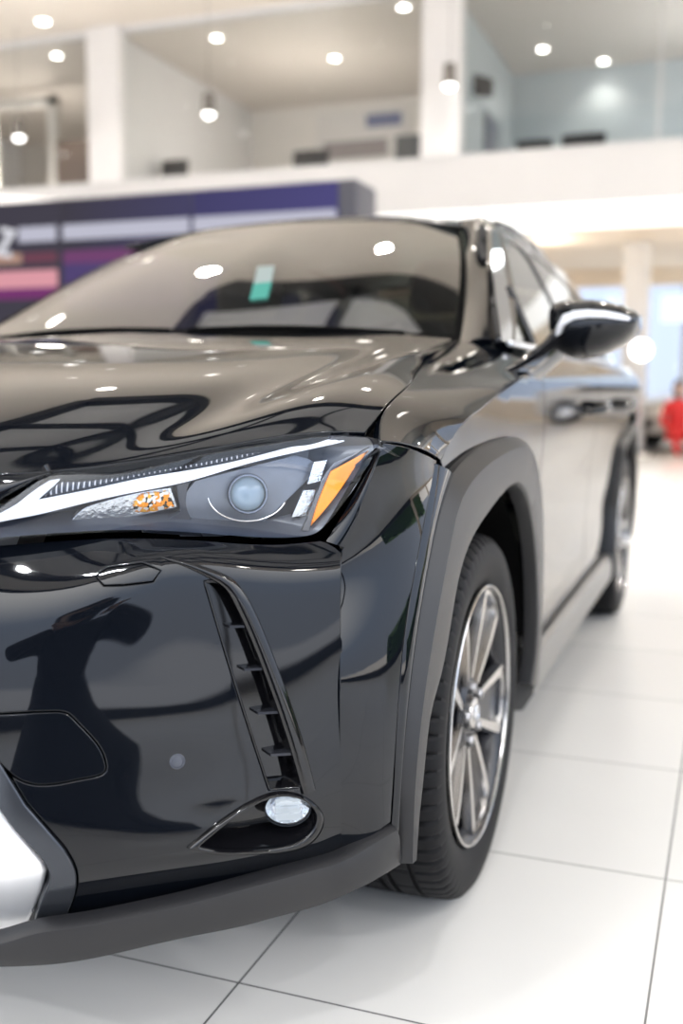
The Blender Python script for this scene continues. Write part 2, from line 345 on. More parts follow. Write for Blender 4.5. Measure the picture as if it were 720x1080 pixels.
# outlines of the cut panels as (u,v) on their sheets, and edge curves in metres
K={"HLNET":[[[0.3773,-0.875,0.7737],[0.4343,-0.86,0.7804],[0.49,-0.826,0.813],[0.5415,-0.79,0.8492],[0.5832,-0.757,0.8481],[0.6661,-0.683,0.8655],[0.7558,-0.593,0.8834],[0.7975,-0.548,0.8898],[0.8415,-0.522,0.8884],[0.8635,-0.516,0.8797]],[[0.3769,-0.8757,0.7713],[0.4348,-0.861,0.7774],[0.4926,-0.8298,0.8046],[0.5449,-0.794,0.8344],[0.586,-0.759,0.8334],[0.6677,-0.6844,0.8458],[0.7561,-0.5964,0.8576],[0.7961,-0.5554,0.863],[0.8367,-0.5322,0.8648],[0.8635,-0.519,0.878]],[[0.3755,-0.8755,0.7674],[0.4347,-0.8612,0.7727],[0.4936,-0.8319,0.7914],[0.5464,-0.7953,0.8114],[0.5866,-0.7573,0.8105],[0.6664,-0.6818,0.8153],[0.753,-0.5968,0.8181],[0.7904,-0.5618,0.8218],[0.8257,-0.5428,0.8286],[0.8625,-0.5223,0.8752]],[[0.373,-0.8739,0.7633],[0.4333,-0.8598,0.7677],[0.4914,-0.8298,0.7773],[0.5436,-0.791,0.7872],[0.5829,-0.75,0.7865],[0.6608,-0.6736,0.7837],[0.7456,-0.5916,0.7774],[0.7804,-0.5626,0.7795],[0.8104,-0.5478,0.7914],[0.8606,-0.5244,0.8722]],[[0.3708,-0.872,0.7604],[0.4317,-0.858,0.7642],[0.4881,-0.826,0.7675],[0.5393,-0.785,0.7705],[0.578,-0.742,0.7699],[0.6547,-0.665,0.7621],[0.7382,-0.585,0.7497],[0.7713,-0.56,0.7507],[0.7979,-0.548,0.7659],[0.8587,-0.525,0.87]]],
"slot":[[0.7961,0.8046],[0.8016,0.8061],[0.8071,0.8074],[0.8124,0.8083],[0.8175,0.8084],[0.8224,0.8074],[0.8269,0.805],[0.8311,0.8014],[0.8348,0.7967],[0.8381,0.7913],[0.841,0.7854],[0.8434,0.7791],[0.8455,0.7727],[0.8472,0.766],[0.8488,0.759],[0.8502,0.7519],[0.8515,0.7446],[0.8528,0.7373],[0.8542,0.7298],[0.8557,0.7223],[0.8573,0.7147],[0.8589,0.707],[0.8606,0.6992],[0.8624,0.6913],[0.8643,0.6834],[0.8661,0.6753],[0.868,0.6671],[0.87,0.6588],[0.8719,0.6505],[0.8738,0.642],[0.8757,0.6334],[0.8775,0.6247],[0.8793,0.616],[0.8811,0.6072],[0.8828,0.5982],[0.8844,0.5893],[0.8859,0.5802],[0.8875,0.5711],[0.889,0.562],[0.8904,0.5528],[0.8919,0.5436],[0.8933,0.5343],[0.8947,0.5251],[0.8962,0.5158],[0.8976,0.5065],[0.8991,0.4972],[0.9006,0.4878],[0.9021,0.4785],[0.9037,0.4692],[0.9053,0.4599],[0.907,0.4506],[0.9088,0.4413],[0.9105,0.4319],[0.9123,0.4226],[0.9139,0.4133],[0.9154,0.404],[0.9169,0.3946],[0.9181,0.3852],[0.9192,0.3759],[0.92,0.3665],[0.9205,0.3571],[0.9209,0.3478],[0.9212,0.3384],[0.9141,0.3395],[0.9072,0.3406],[0.9004,0.3416],[0.8937,0.3426],[0.8871,0.3435],[0.8805,0.3444],[0.8741,0.3452],[0.8725,0.3542],[0.871,0.3632],[0.8694,0.3721],[0.8679,0.3811],[0.8663,0.3901],[0.8648,0.3992],[0.8632,0.4082],[0.8617,0.4172],[0.8602,0.4263],[0.8586,0.4354],[0.8571,0.4445],[0.8556,0.4536],[0.8541,0.4627],[0.8526,0.4719],[0.8511,0.481],[0.8496,0.4902],[0.8481,0.4994],[0.8466,0.5085],[0.8452,0.5177],[0.8437,0.5269],[0.8423,0.5361],[0.8409,0.5452],[0.8395,0.5543],[0.8381,0.5634],[0.8367,0.5724],[0.8353,0.5814],[0.8339,0.5903],[0.8325,0.5992],[0.8311,0.6079],[0.8298,0.6166],[0.8284,0.6252],[0.8271,0.6336],[0.8258,0.642],[0.8244,0.6502],[0.8231,0.6584],[0.8217,0.6664],[0.8204,0.6743],[0.8191,0.6821],[0.8178,0.6897],[0.8165,0.6973],[0.8152,0.7047],[0.8139,0.712],[0.8126,0.7192],[0.8113,0.7263],[0.81,0.7333],[0.8087,0.7401],[0.8074,0.7469],[0.8062,0.7536],[0.8049,0.7602],[0.8036,0.7666],[0.8023,0.773],[0.8011,0.7793],[0.7998,0.7856],[0.7985,0.7919],[0.7973,0.7982]],
"bezel_line":[[0.7404,0.8601],[0.7463,0.8542],[0.7523,0.8491],[0.7583,0.8446],[0.7643,0.8407],[0.7703,0.8372],[0.7763,0.8339],[0.7822,0.8309],[0.7882,0.828],[0.7941,0.8251],[0.8,0.8223],[0.8059,0.8194],[0.8118,0.8164],[0.8176,0.8131],[0.823,0.8092],[0.828,0.8045],[0.8324,0.7988],[0.8362,0.7923],[0.8397,0.7851],[0.8428,0.7774],[0.8457,0.7695],[0.8486,0.7613],[0.8513,0.7529],[0.854,0.7443],[0.8566,0.7354],[0.8592,0.7264],[0.8616,0.7171],[0.864,0.7077],[0.8664,0.698],[0.8687,0.6882],[0.871,0.6781],[0.8733,0.6679],[0.8755,0.6575],[0.8777,0.647],[0.88,0.6363],[0.8822,0.6254],[0.8844,0.6145],[0.8866,0.6034],[0.8888,0.5922],[0.891,0.581],[0.8932,0.5697],[0.8954,0.5583],[0.8976,0.5468],[0.8997,0.5354],[0.9019,0.5239],[0.904,0.5123],[0.9061,0.5008],[0.9082,0.4892],[0.9103,0.4776],[0.9124,0.466],[0.9144,0.4544],[0.9164,0.4428],[0.9184,0.4311],[0.9203,0.4195],[0.9222,0.4078],[0.9241,0.3961],[0.926,0.3844],[0.9278,0.3726],[0.9297,0.3608],[0.9315,0.349],[0.9333,0.3372],[0.9352,0.3254]],
"fog_outer":[[0.7602,0.2326],[0.7639,0.2385],[0.7677,0.2442],[0.7714,0.2497],[0.7752,0.2551],[0.779,0.2604],[0.7828,0.2656],[0.7867,0.2707],[0.7906,0.2756],[0.7945,0.2804],[0.7985,0.2851],[0.8025,0.2897],[0.8067,0.2941],[0.8108,0.2984],[0.8151,0.3026],[0.8194,0.3066],[0.8238,0.3105],[0.8282,0.3143],[0.8328,0.3178],[0.8375,0.3213],[0.8423,0.3245],[0.8472,0.3275],[0.8522,0.3304],[0.8574,0.3329],[0.8626,0.335],[0.868,0.3368],[0.8735,0.338],[0.8791,0.3386],[0.8848,0.3385],[0.8907,0.3378],[0.8966,0.3362],[0.9027,0.3338],[0.9087,0.3308],[0.9148,0.3269],[0.9207,0.3223],[0.9266,0.3171],[0.9322,0.3111],[0.9377,0.3045],[0.9429,0.2971],[0.948,0.289],[0.9528,0.2802],[0.9572,0.2707],[0.9608,0.2607],[0.9631,0.2503],[0.9637,0.2398],[0.9628,0.2294],[0.9608,0.2192],[0.9579,0.2095],[0.9546,0.2003],[0.9508,0.192],[0.9467,0.1846],[0.9421,0.1784],[0.9371,0.1735],[0.9318,0.1701],[0.9262,0.1677],[0.9203,0.1666],[0.9142,0.1663],[0.908,0.1669],[0.9017,0.168],[0.8955,0.1696],[0.8893,0.1714],[0.8832,0.1734],[0.8771,0.1757],[0.8711,0.1781],[0.8651,0.1805],[0.8593,0.1829],[0.8535,0.1853],[0.8477,0.1876],[0.8421,0.1897],[0.8365,0.1916],[0.8311,0.1935],[0.8256,0.1953],[0.8203,0.1971],[0.815,0.1989],[0.8098,0.2009],[0.8046,0.2031],[0.7995,0.2055],[0.7944,0.2082],[0.7894,0.2112],[0.7844,0.2145],[0.7795,0.2179],[0.7747,0.2215],[0.7698,0.2252],[0.765,0.2289]],
"fog_hole":[[0.7796,0.2361],[0.7833,0.2417],[0.7871,0.2472],[0.7909,0.2526],[0.7947,0.2579],[0.7986,0.2631],[0.8025,0.2681],[0.8064,0.2731],[0.8104,0.2779],[0.8145,0.2826],[0.8186,0.2872],[0.8228,0.2917],[0.8271,0.296],[0.8314,0.3001],[0.8359,0.304],[0.8405,0.3076],[0.8452,0.3111],[0.85,0.3142],[0.855,0.317],[0.8601,0.3196],[0.8654,0.3217],[0.8708,0.3233],[0.8764,0.3244],[0.8821,0.3249],[0.8879,0.3247],[0.8939,0.3238],[0.9,0.322],[0.9061,0.3194],[0.9122,0.3159],[0.9181,0.3114],[0.9239,0.3059],[0.9294,0.2993],[0.9345,0.2918],[0.9391,0.2832],[0.943,0.2736],[0.9458,0.2635],[0.9468,0.2532],[0.9461,0.2431],[0.944,0.2335],[0.9409,0.2249],[0.9371,0.2174],[0.9328,0.2111],[0.928,0.2059],[0.9228,0.202],[0.9172,0.1991],[0.9114,0.1971],[0.9055,0.1961],[0.8995,0.1957],[0.8934,0.1958],[0.8874,0.1964],[0.8814,0.1974],[0.8755,0.1987],[0.8695,0.2002],[0.8637,0.2018],[0.8579,0.2036],[0.8522,0.2053],[0.8466,0.207],[0.841,0.2085],[0.8355,0.2099],[0.8301,0.2112],[0.8248,0.2126],[0.8196,0.2141],[0.8144,0.2158],[0.8092,0.2178],[0.8042,0.2202],[0.7992,0.223],[0.7942,0.2261],[0.7893,0.2293],[0.7844,0.2327]],
"cover":[[0.4892,0.5716],[0.495,0.5714],[0.5008,0.5713],[0.5066,0.5711],[0.5124,0.5709],[0.5181,0.5707],[0.5239,0.5706],[0.5296,0.5705],[0.5353,0.5705],[0.541,0.5705],[0.5466,0.5706],[0.5523,0.5707],[0.558,0.5708],[0.5637,0.5708],[0.5694,0.5709],[0.5752,0.5709],[0.5811,0.5708],[0.587,0.5706],[0.593,0.5703],[0.5991,0.5698],[0.6052,0.5689],[0.611,0.5666],[0.6161,0.5617],[0.6205,0.5542],[0.6246,0.5455],[0.6287,0.5369],[0.6329,0.5283],[0.637,0.5198],[0.6411,0.5112],[0.6449,0.5024],[0.6486,0.4933],[0.6519,0.4837],[0.6548,0.4737],[0.6572,0.463],[0.659,0.4515],[0.6601,0.4395],[0.6592,0.4288],[0.6551,0.4221],[0.649,0.4187],[0.6426,0.4171],[0.6366,0.4162],[0.6309,0.4154],[0.6251,0.4144],[0.6193,0.4132],[0.6135,0.4119],[0.6077,0.4107],[0.6018,0.4097],[0.596,0.4091],[0.5901,0.4088],[0.5843,0.4092],[0.5785,0.4102],[0.5727,0.4121],[0.567,0.4149],[0.5615,0.4187],[0.5564,0.4236],[0.5516,0.4296],[0.5471,0.4365],[0.5428,0.4441],[0.5387,0.4521],[0.5347,0.4603],[0.5306,0.4684],[0.5266,0.4763],[0.5225,0.4841],[0.5184,0.4918],[0.5142,0.4993],[0.5101,0.5067],[0.5059,0.5141],[0.5017,0.5213],[0.4975,0.5285],[0.4933,0.5356],[0.489,0.5427]],
"washer":[[0.6552,0.863],[0.6627,0.8684],[0.6702,0.874],[0.6792,0.8706],[0.6882,0.867],[0.6972,0.8633],[0.7062,0.8597],[0.7153,0.8564],[0.7265,0.8416],[0.7379,0.8294],[0.7275,0.8131],[0.7182,0.815],[0.709,0.8174],[0.6999,0.8202],[0.6907,0.8233],[0.6781,0.83],[0.6655,0.837]],
"F1out":[[0.4536,0.9564],[0.4616,0.9569],[0.4695,0.9574],[0.4775,0.9578],[0.4854,0.9583],[0.4933,0.9587],[0.5012,0.9591],[0.509,0.9596],[0.5169,0.96],[0.5248,0.9604],[0.5326,0.9608],[0.5404,0.9613],[0.5482,0.9617],[0.556,0.9622],[0.5637,0.9625],[0.5715,0.9629],[0.5792,0.9633],[0.587,0.9635],[0.5947,0.9638],[0.6024,0.9639],[0.6101,0.9639],[0.6178,0.9638],[0.6255,0.9636],[0.6332,0.9633],[0.6409,0.9628],[0.6485,0.9622],[0.6561,0.9614],[0.6637,0.9605],[0.6713,0.9594],[0.6789,0.9581],[0.6865,0.9567],[0.6942,0.9551],[0.7018,0.9533],[0.7094,0.9513],[0.7171,0.9491],[0.7247,0.9468],[0.7324,0.9444],[0.7401,0.9419],[0.7479,0.9394],[0.7557,0.937],[0.7635,0.9348],[0.7715,0.933],[0.7794,0.9315],[0.7875,0.9303],[0.7956,0.9295],[0.8037,0.9289],[0.8118,0.9285],[0.82,0.9285],[0.8282,0.9284],[0.8365,0.9287],[0.8447,0.9291],[0.8529,0.9296],[0.8612,0.9304],[0.8694,0.9313],[0.8777,0.9325],[0.8859,0.9338],[0.8941,0.9354],[0.9023,0.9372],[0.9104,0.9393],[0.9185,0.9416],[0.9266,0.9443],[0.9345,0.9471],[0.9424,0.9501],[0.9503,0.9533],[0.958,0.9564],[0.9657,0.9596],[0.9761,0.9484],[0.9856,0.9314],[0.994,0.907],[0.994,0.8821],[0.9939,0.8603],[0.9938,0.8427],[0.9938,0.8274],[0.9938,0.8134],[0.9938,0.8001],[0.9937,0.7871],[0.9937,0.7742],[0.9937,0.7612],[0.9937,0.7478],[0.9937,0.7342],[0.9936,0.7204],[0.9936,0.7064],[0.9936,0.6921],[0.9936,0.6778],[0.9936,0.6634],[0.9936,0.6489],[0.9935,0.6344],[0.9935,0.6199],[0.9935,0.6054],[0.9935,0.5909],[0.9934,0.5765],[0.9934,0.562],[0.9934,0.5475],[0.9934,0.5331],[0.9934,0.5186],[0.9933,0.5041],[0.9933,0.4896],[0.9933,0.4751],[0.9933,0.4606],[0.9933,0.4461],[0.9933,0.4315],[0.9933,0.417],[0.9933,0.4024],[0.9933,0.3878],[0.9933,0.3732],[0.9933,0.3586],[0.9933,0.3438],[0.9933,0.3292],[0.9933,0.3144],[0.9933,0.2995],[0.9933,0.2843],[0.9933,0.2689],[0.9933,0.2531],[0.9932,0.2367],[0.9932,0.2197],[0.9931,0.2018],[0.9931,0.1827],[0.993,0.1625],[0.9929,0.1411],[0.9929,0.1185],[0.9928,0.0947],[0.9838,0.0946],[0.9749,0.0946],[0.9661,0.0943],[0.9573,0.094],[0.9486,0.0934],[0.9399,0.0927],[0.9313,0.0916],[0.9228,0.0904],[0.9143,0.089],[0.906,0.0875],[0.8977,0.0858],[0.8894,0.0839],[0.8812,0.0819],[0.8731,0.0797],[0.8651,0.0773],[0.8571,0.0747],[0.8491,0.072],[0.8412,0.0691],[0.8334,0.066],[0.8256,0.0629],[0.8178,0.0596],[0.81,0.0563],[0.8022,0.053],[0.7944,0.0498],[0.7866,0.0466],[0.7788,0.0435],[0.771,0.0406],[0.7631,0.0378],[0.7553,0.0352],[0.7475,0.0327],[0.7397,0.0305],[0.7319,0.0283],[0.7241,0.0263],[0.7163,0.0244],[0.7085,0.0226],[0.7007,0.0209],[0.693,0.0193],[0.6853,0.0178],[0.6775,0.0164],[0.6698,0.015],[0.6621,0.0136],[0.6544,0.0123],[0.6466,0.0109],[0.639,0.0096],[0.6312,0.0083],[0.6235,0.007],[0.6158,0.0056],[0.6081,0.0042],[0.6003,0.0027],[0.6047,0.028],[0.6088,0.0528],[0.6124,0.077],[0.6156,0.1006],[0.618,0.1236],[0.6197,0.1457],[0.6205,0.1664],[0.6203,0.1857],[0.619,0.2036],[0.6165,0.2201],[0.6132,0.2355],[0.6094,0.2502],[0.6053,0.2643],[0.5965,0.2864],[0.5878,0.3078],[0.5791,0.329],[0.5705,0.3499],[0.5619,0.3708],[0.5585,0.383],[0.5551,0.395],[0.5516,0.407],[0.5482,0.419],[0.5447,0.4309],[0.5413,0.4428],[0.5378,0.4546],[0.5342,0.4662],[0.5306,0.4778],[0.527,0.4892],[0.5234,0.5006],[0.5197,0.5119],[0.516,0.5231],[0.5122,0.5342],[0.5085,0.5453],[0.5047,0.5564],[0.5008,0.5674],[0.497,0.5785],[0.4931,0.5897],[0.4892,0.6009],[0.4843,0.6115],[0.4794,0.6223],[0.4744,0.6332],[0.4694,0.6441],[0.4644,0.6553],[0.4593,0.6665],[0.4542,0.6779],[0.4491,0.6894],[0.4439,0.7011],[0.4386,0.7129],[0.4334,0.7249],[0.428,0.7372],[0.4226,0.7495],[0.4171,0.7621],[0.4116,0.775],[0.4059,0.7879],[0.402,0.8048],[0.398,0.8209],[0.3943,0.8357],[0.391,0.849],[0.3885,0.8608],[0.387,0.8713],[0.3868,0.8808],[0.3881,0.8894],[0.3907,0.8975],[0.3944,0.9051],[0.3993,0.9124],[0.4052,0.9193],[0.4119,0.926],[0.4193,0.9324],[0.4273,0.9385],[0.4358,0.9446],[0.4446,0.9505]],
"bez_out":[[0.5977,-0.0046],[0.6016,0.016],[0.6053,0.0364],[0.6087,0.0564],[0.6119,0.076],[0.6147,0.0953],[0.6169,0.1142],[0.6187,0.1326],[0.6198,0.1503],[0.6203,0.1671],[0.62,0.1831],[0.619,0.1981],[0.6171,0.2121],[0.6147,0.2254],[0.6118,0.238],[0.6086,0.2502],[0.6052,0.262],[0.5979,0.2805],[0.5906,0.2986],[0.5834,0.3163],[0.5762,0.3338],[0.569,0.3513],[0.5618,0.3687],[0.559,0.3788],[0.5561,0.3888],[0.5532,0.3988],[0.5503,0.4088],[0.5473,0.4187],[0.5444,0.4286],[0.5414,0.4385],[0.5385,0.4483],[0.5355,0.458],[0.5324,0.4676],[0.5294,0.4772],[0.5263,0.4867],[0.5232,0.4961],[0.52,0.5054],[0.5168,0.5147],[0.5136,0.5239],[0.5104,0.5331],[0.5072,0.5423],[0.5039,0.5514],[0.5006,0.5605],[0.4973,0.5696],[0.4939,0.5787],[0.4906,0.5878],[0.4872,0.5969],[0.4838,0.6061],[0.4804,0.6153],[0.4769,0.6246],[0.4735,0.634],[0.47,0.6434],[0.4665,0.653],[0.459,0.6531],[0.4516,0.6531],[0.444,0.653],[0.4365,0.653],[0.4397,0.6435],[0.4428,0.6342],[0.4459,0.6249],[0.4491,0.6157],[0.4521,0.6066],[0.4552,0.5975],[0.4583,0.5885],[0.4614,0.5795],[0.4644,0.5705],[0.4674,0.5616],[0.4704,0.5527],[0.4735,0.5438],[0.4765,0.5349],[0.4795,0.5259],[0.4824,0.517],[0.4854,0.508],[0.4884,0.499],[0.4913,0.4899],[0.4943,0.4808],[0.4972,0.4717],[0.5002,0.4624],[0.5031,0.4532],[0.506,0.4439],[0.5089,0.4345],[0.5118,0.4251],[0.5147,0.4157],[0.5176,0.4062],[0.5205,0.3967],[0.5234,0.3871],[0.5263,0.3776],[0.5292,0.3681],[0.5322,0.3585],[0.5352,0.3492],[0.5383,0.3398],[0.5414,0.3307],[0.5447,0.3217],[0.5481,0.3129],[0.5517,0.3042],[0.5553,0.2957],[0.5591,0.2874],[0.563,0.279],[0.5669,0.2704],[0.5707,0.2616],[0.5744,0.2523],[0.578,0.2423],[0.5812,0.2315],[0.5841,0.2196],[0.5862,0.2068],[0.5871,0.1932],[0.5866,0.179],[0.5849,0.1641],[0.5824,0.1487],[0.5794,0.1327],[0.5763,0.1161],[0.5734,0.099],[0.5706,0.0814],[0.5681,0.0634],[0.5657,0.045],[0.5633,0.0262],[0.5609,0.0071],[0.5701,0.0044],[0.5793,0.0016],[0.5884,-0.0015]],
"chrome":[[0.5485,-0.0404],[0.5529,-0.0213],[0.5571,-0.0022],[0.5612,0.0169],[0.5649,0.0359],[0.5684,0.0549],[0.5716,0.0737],[0.5745,0.0925],[0.577,0.1112],[0.579,0.1299],[0.5808,0.1485],[0.5823,0.1665],[0.5836,0.184],[0.5794,0.2099],[0.5758,0.2222],[0.5722,0.2338],[0.5686,0.245],[0.5651,0.2557],[0.5616,0.2661],[0.5581,0.2763],[0.5546,0.2863],[0.5512,0.2961],[0.5478,0.3058],[0.5444,0.3154],[0.541,0.325],[0.5377,0.3346],[0.5344,0.344],[0.5311,0.3535],[0.5278,0.3631],[0.5245,0.3726],[0.5212,0.3821],[0.518,0.3917],[0.5147,0.4012],[0.5115,0.4107],[0.5083,0.4203],[0.5051,0.4297],[0.5019,0.4392],[0.4986,0.4486],[0.4954,0.458],[0.4922,0.4673],[0.4891,0.4766],[0.4859,0.4859],[0.4827,0.4951],[0.4795,0.5043],[0.4763,0.5135],[0.4731,0.5226],[0.4699,0.5317],[0.4667,0.5409],[0.4634,0.55],[0.4602,0.5592],[0.457,0.5683],[0.4537,0.5775],[0.4505,0.5867],[0.4442,0.5867],[0.4379,0.5866],[0.4316,0.5866],[0.4252,0.5864],[0.4189,0.5863],[0.4125,0.5861],[0.4061,0.5859],[0.3996,0.5857],[0.3931,0.5854],[0.3866,0.5852],[0.3801,0.5848],[0.3735,0.5845],[0.3669,0.5842],[0.3602,0.5838],[0.3536,0.5833],[0.3546,0.5726],[0.3556,0.5619],[0.3567,0.5512],[0.3577,0.5406],[0.3587,0.53],[0.3598,0.5194],[0.3608,0.5088],[0.3618,0.4982],[0.3629,0.4876],[0.3639,0.4769],[0.365,0.4662],[0.3661,0.4553],[0.3672,0.4445],[0.3682,0.4336],[0.3693,0.4227],[0.3704,0.4118],[0.3715,0.4008],[0.3726,0.3898],[0.3738,0.3788],[0.3749,0.3678],[0.376,0.3568],[0.3771,0.3457],[0.3782,0.3347],[0.3794,0.3236],[0.3805,0.3124],[0.3816,0.3011],[0.3827,0.2897],[0.3838,0.2781],[0.3849,0.2663],[0.3859,0.2542],[0.3869,0.2417],[0.3878,0.2288],[0.3887,0.2154],[0.3893,0.2013],[0.3899,0.1866],[0.3903,0.1712],[0.3905,0.1552],[0.3905,0.1386],[0.3903,0.1213],[0.3899,0.1034],[0.3893,0.0849],[0.3886,0.0659],[0.3876,0.0464],[0.3865,0.0265],[0.3854,0.0063],[0.3842,-0.0141],[0.383,-0.0344],[0.3819,-0.0545],[0.3894,-0.0558],[0.397,-0.0572],[0.4046,-0.0586],[0.4121,-0.0601],[0.4197,-0.0615],[0.4272,-0.063],[0.4347,-0.0645],[0.4423,-0.0658],[0.4499,-0.0672],[0.4575,-0.0685],[0.4651,-0.0697],[0.4727,-0.0707],[0.4804,-0.0716],[0.4881,-0.0723],[0.4957,-0.0723],[0.5034,-0.0714],[0.5111,-0.069],[0.5188,-0.0651],[0.5264,-0.06],[0.5338,-0.0539],[0.5412,-0.0473]],
"sensor":[0.7522,0.4337],
"fog_c":[0.9059,0.2836],
"lipF2top":[[0.843,-0.5876,0.3328],[0.862,-0.5616,0.3435],[0.875,-0.5482,0.3507],[0.886,-0.5237,0.3532]],
"lipF1top":[[0.4291,-0.8828,0.2842],[0.4379,-0.8792,0.2829],[0.4466,-0.8754,0.2816],[0.4553,-0.8715,0.2806],[0.4638,-0.8676,0.2799],[0.4722,-0.8636,0.2797],[0.4804,-0.8596,0.2801],[0.4886,-0.8556,0.2814],[0.4965,-0.8516,0.2835],[0.5044,-0.8475,0.2863],[0.5122,-0.8434,0.2893],[0.52,-0.839,0.292],[0.5277,-0.8345,0.2939],[0.5355,-0.8297,0.2949],[0.5433,-0.8247,0.2951],[0.5511,-0.8196,0.2949],[0.5588,-0.8144,0.2949],[0.5664,-0.8091,0.2951],[0.5741,-0.8038,0.2955],[0.5817,-0.7985,0.296],[0.5894,-0.7931,0.2967],[0.597,-0.7878,0.2975],[0.6046,-0.7823,0.2984],[0.6123,-0.7769,0.2993],[0.6199,-0.7714,0.3002],[0.6276,-0.7658,0.301],[0.6352,-0.7602,0.3019],[0.6429,-0.7545,0.3028],[0.6505,-0.7489,0.3037],[0.6582,-0.7431,0.3046],[0.6659,-0.7374,0.3056],[0.6736,-0.7316,0.3066],[0.6813,-0.7257,0.3077],[0.6891,-0.7198,0.3089],[0.6967,-0.7139,0.3101],[0.7044,-0.7079,0.3114],[0.7122,-0.7018,0.3127],[0.7198,-0.6957,0.314],[0.7275,-0.6894,0.3152],[0.7352,-0.683,0.3164],[0.7428,-0.6764,0.3175],[0.7504,-0.6696,0.3185],[0.758,-0.6628,0.3194],[0.7655,-0.6557,0.3203],[0.7731,-0.6484,0.3212],[0.7807,-0.6411,0.322],[0.7883,-0.6336,0.3229],[0.7958,-0.6259,0.3236],[0.8034,-0.6181,0.3243],[0.811,-0.6102,0.3248],[0.8187,-0.6021,0.3252],[0.8264,-0.5939,0.3255],[0.8341,-0.5856,0.3258]],
"lipF1bot":[[0.4247,-0.8801,0.2464],[0.4336,-0.8766,0.2462],[0.4423,-0.8729,0.246],[0.4509,-0.8692,0.2456],[0.4594,-0.8653,0.2453],[0.4678,-0.8613,0.2449],[0.4762,-0.8572,0.2444],[0.4845,-0.853,0.244],[0.4926,-0.8486,0.2436],[0.5008,-0.8441,0.2431],[0.5088,-0.8394,0.2426],[0.5167,-0.8347,0.2421],[0.5246,-0.8298,0.2416],[0.5324,-0.8248,0.2412],[0.5402,-0.8197,0.2408],[0.548,-0.8146,0.2407],[0.5557,-0.8094,0.2407],[0.5634,-0.8041,0.241],[0.5711,-0.7989,0.2415],[0.5788,-0.7935,0.2422],[0.5865,-0.7882,0.2429],[0.5941,-0.7828,0.2438],[0.6018,-0.7774,0.2447],[0.6096,-0.7719,0.2458],[0.6172,-0.7664,0.2469],[0.6249,-0.7609,0.248],[0.6325,-0.7554,0.249],[0.6403,-0.7497,0.25],[0.648,-0.7441,0.251],[0.6557,-0.7384,0.2519],[0.6635,-0.7326,0.2528],[0.6713,-0.7268,0.2535],[0.6791,-0.7209,0.2541],[0.6869,-0.7149,0.2546],[0.6948,-0.7089,0.255],[0.7027,-0.7027,0.2553],[0.7106,-0.6965,0.2557],[0.7184,-0.6901,0.256],[0.7263,-0.6837,0.2565],[0.734,-0.6772,0.2571],[0.7417,-0.6705,0.2579],[0.7493,-0.6637,0.2588],[0.7569,-0.6567,0.2597],[0.7645,-0.6495,0.2606],[0.7721,-0.6423,0.2613],[0.7797,-0.6347,0.2617],[0.7874,-0.627,0.262],[0.7951,-0.6192,0.2624],[0.8027,-0.6114,0.2629],[0.8102,-0.6037,0.2638],[0.8178,-0.596,0.2654],[0.8252,-0.5885,0.2675],[0.8326,-0.5809,0.2698]],
"lipF2bot":[[0.842,-0.5841,0.2764],[0.861,-0.5652,0.2831],[0.878,-0.5392,0.2891],[0.888,-0.4973,0.2872]],
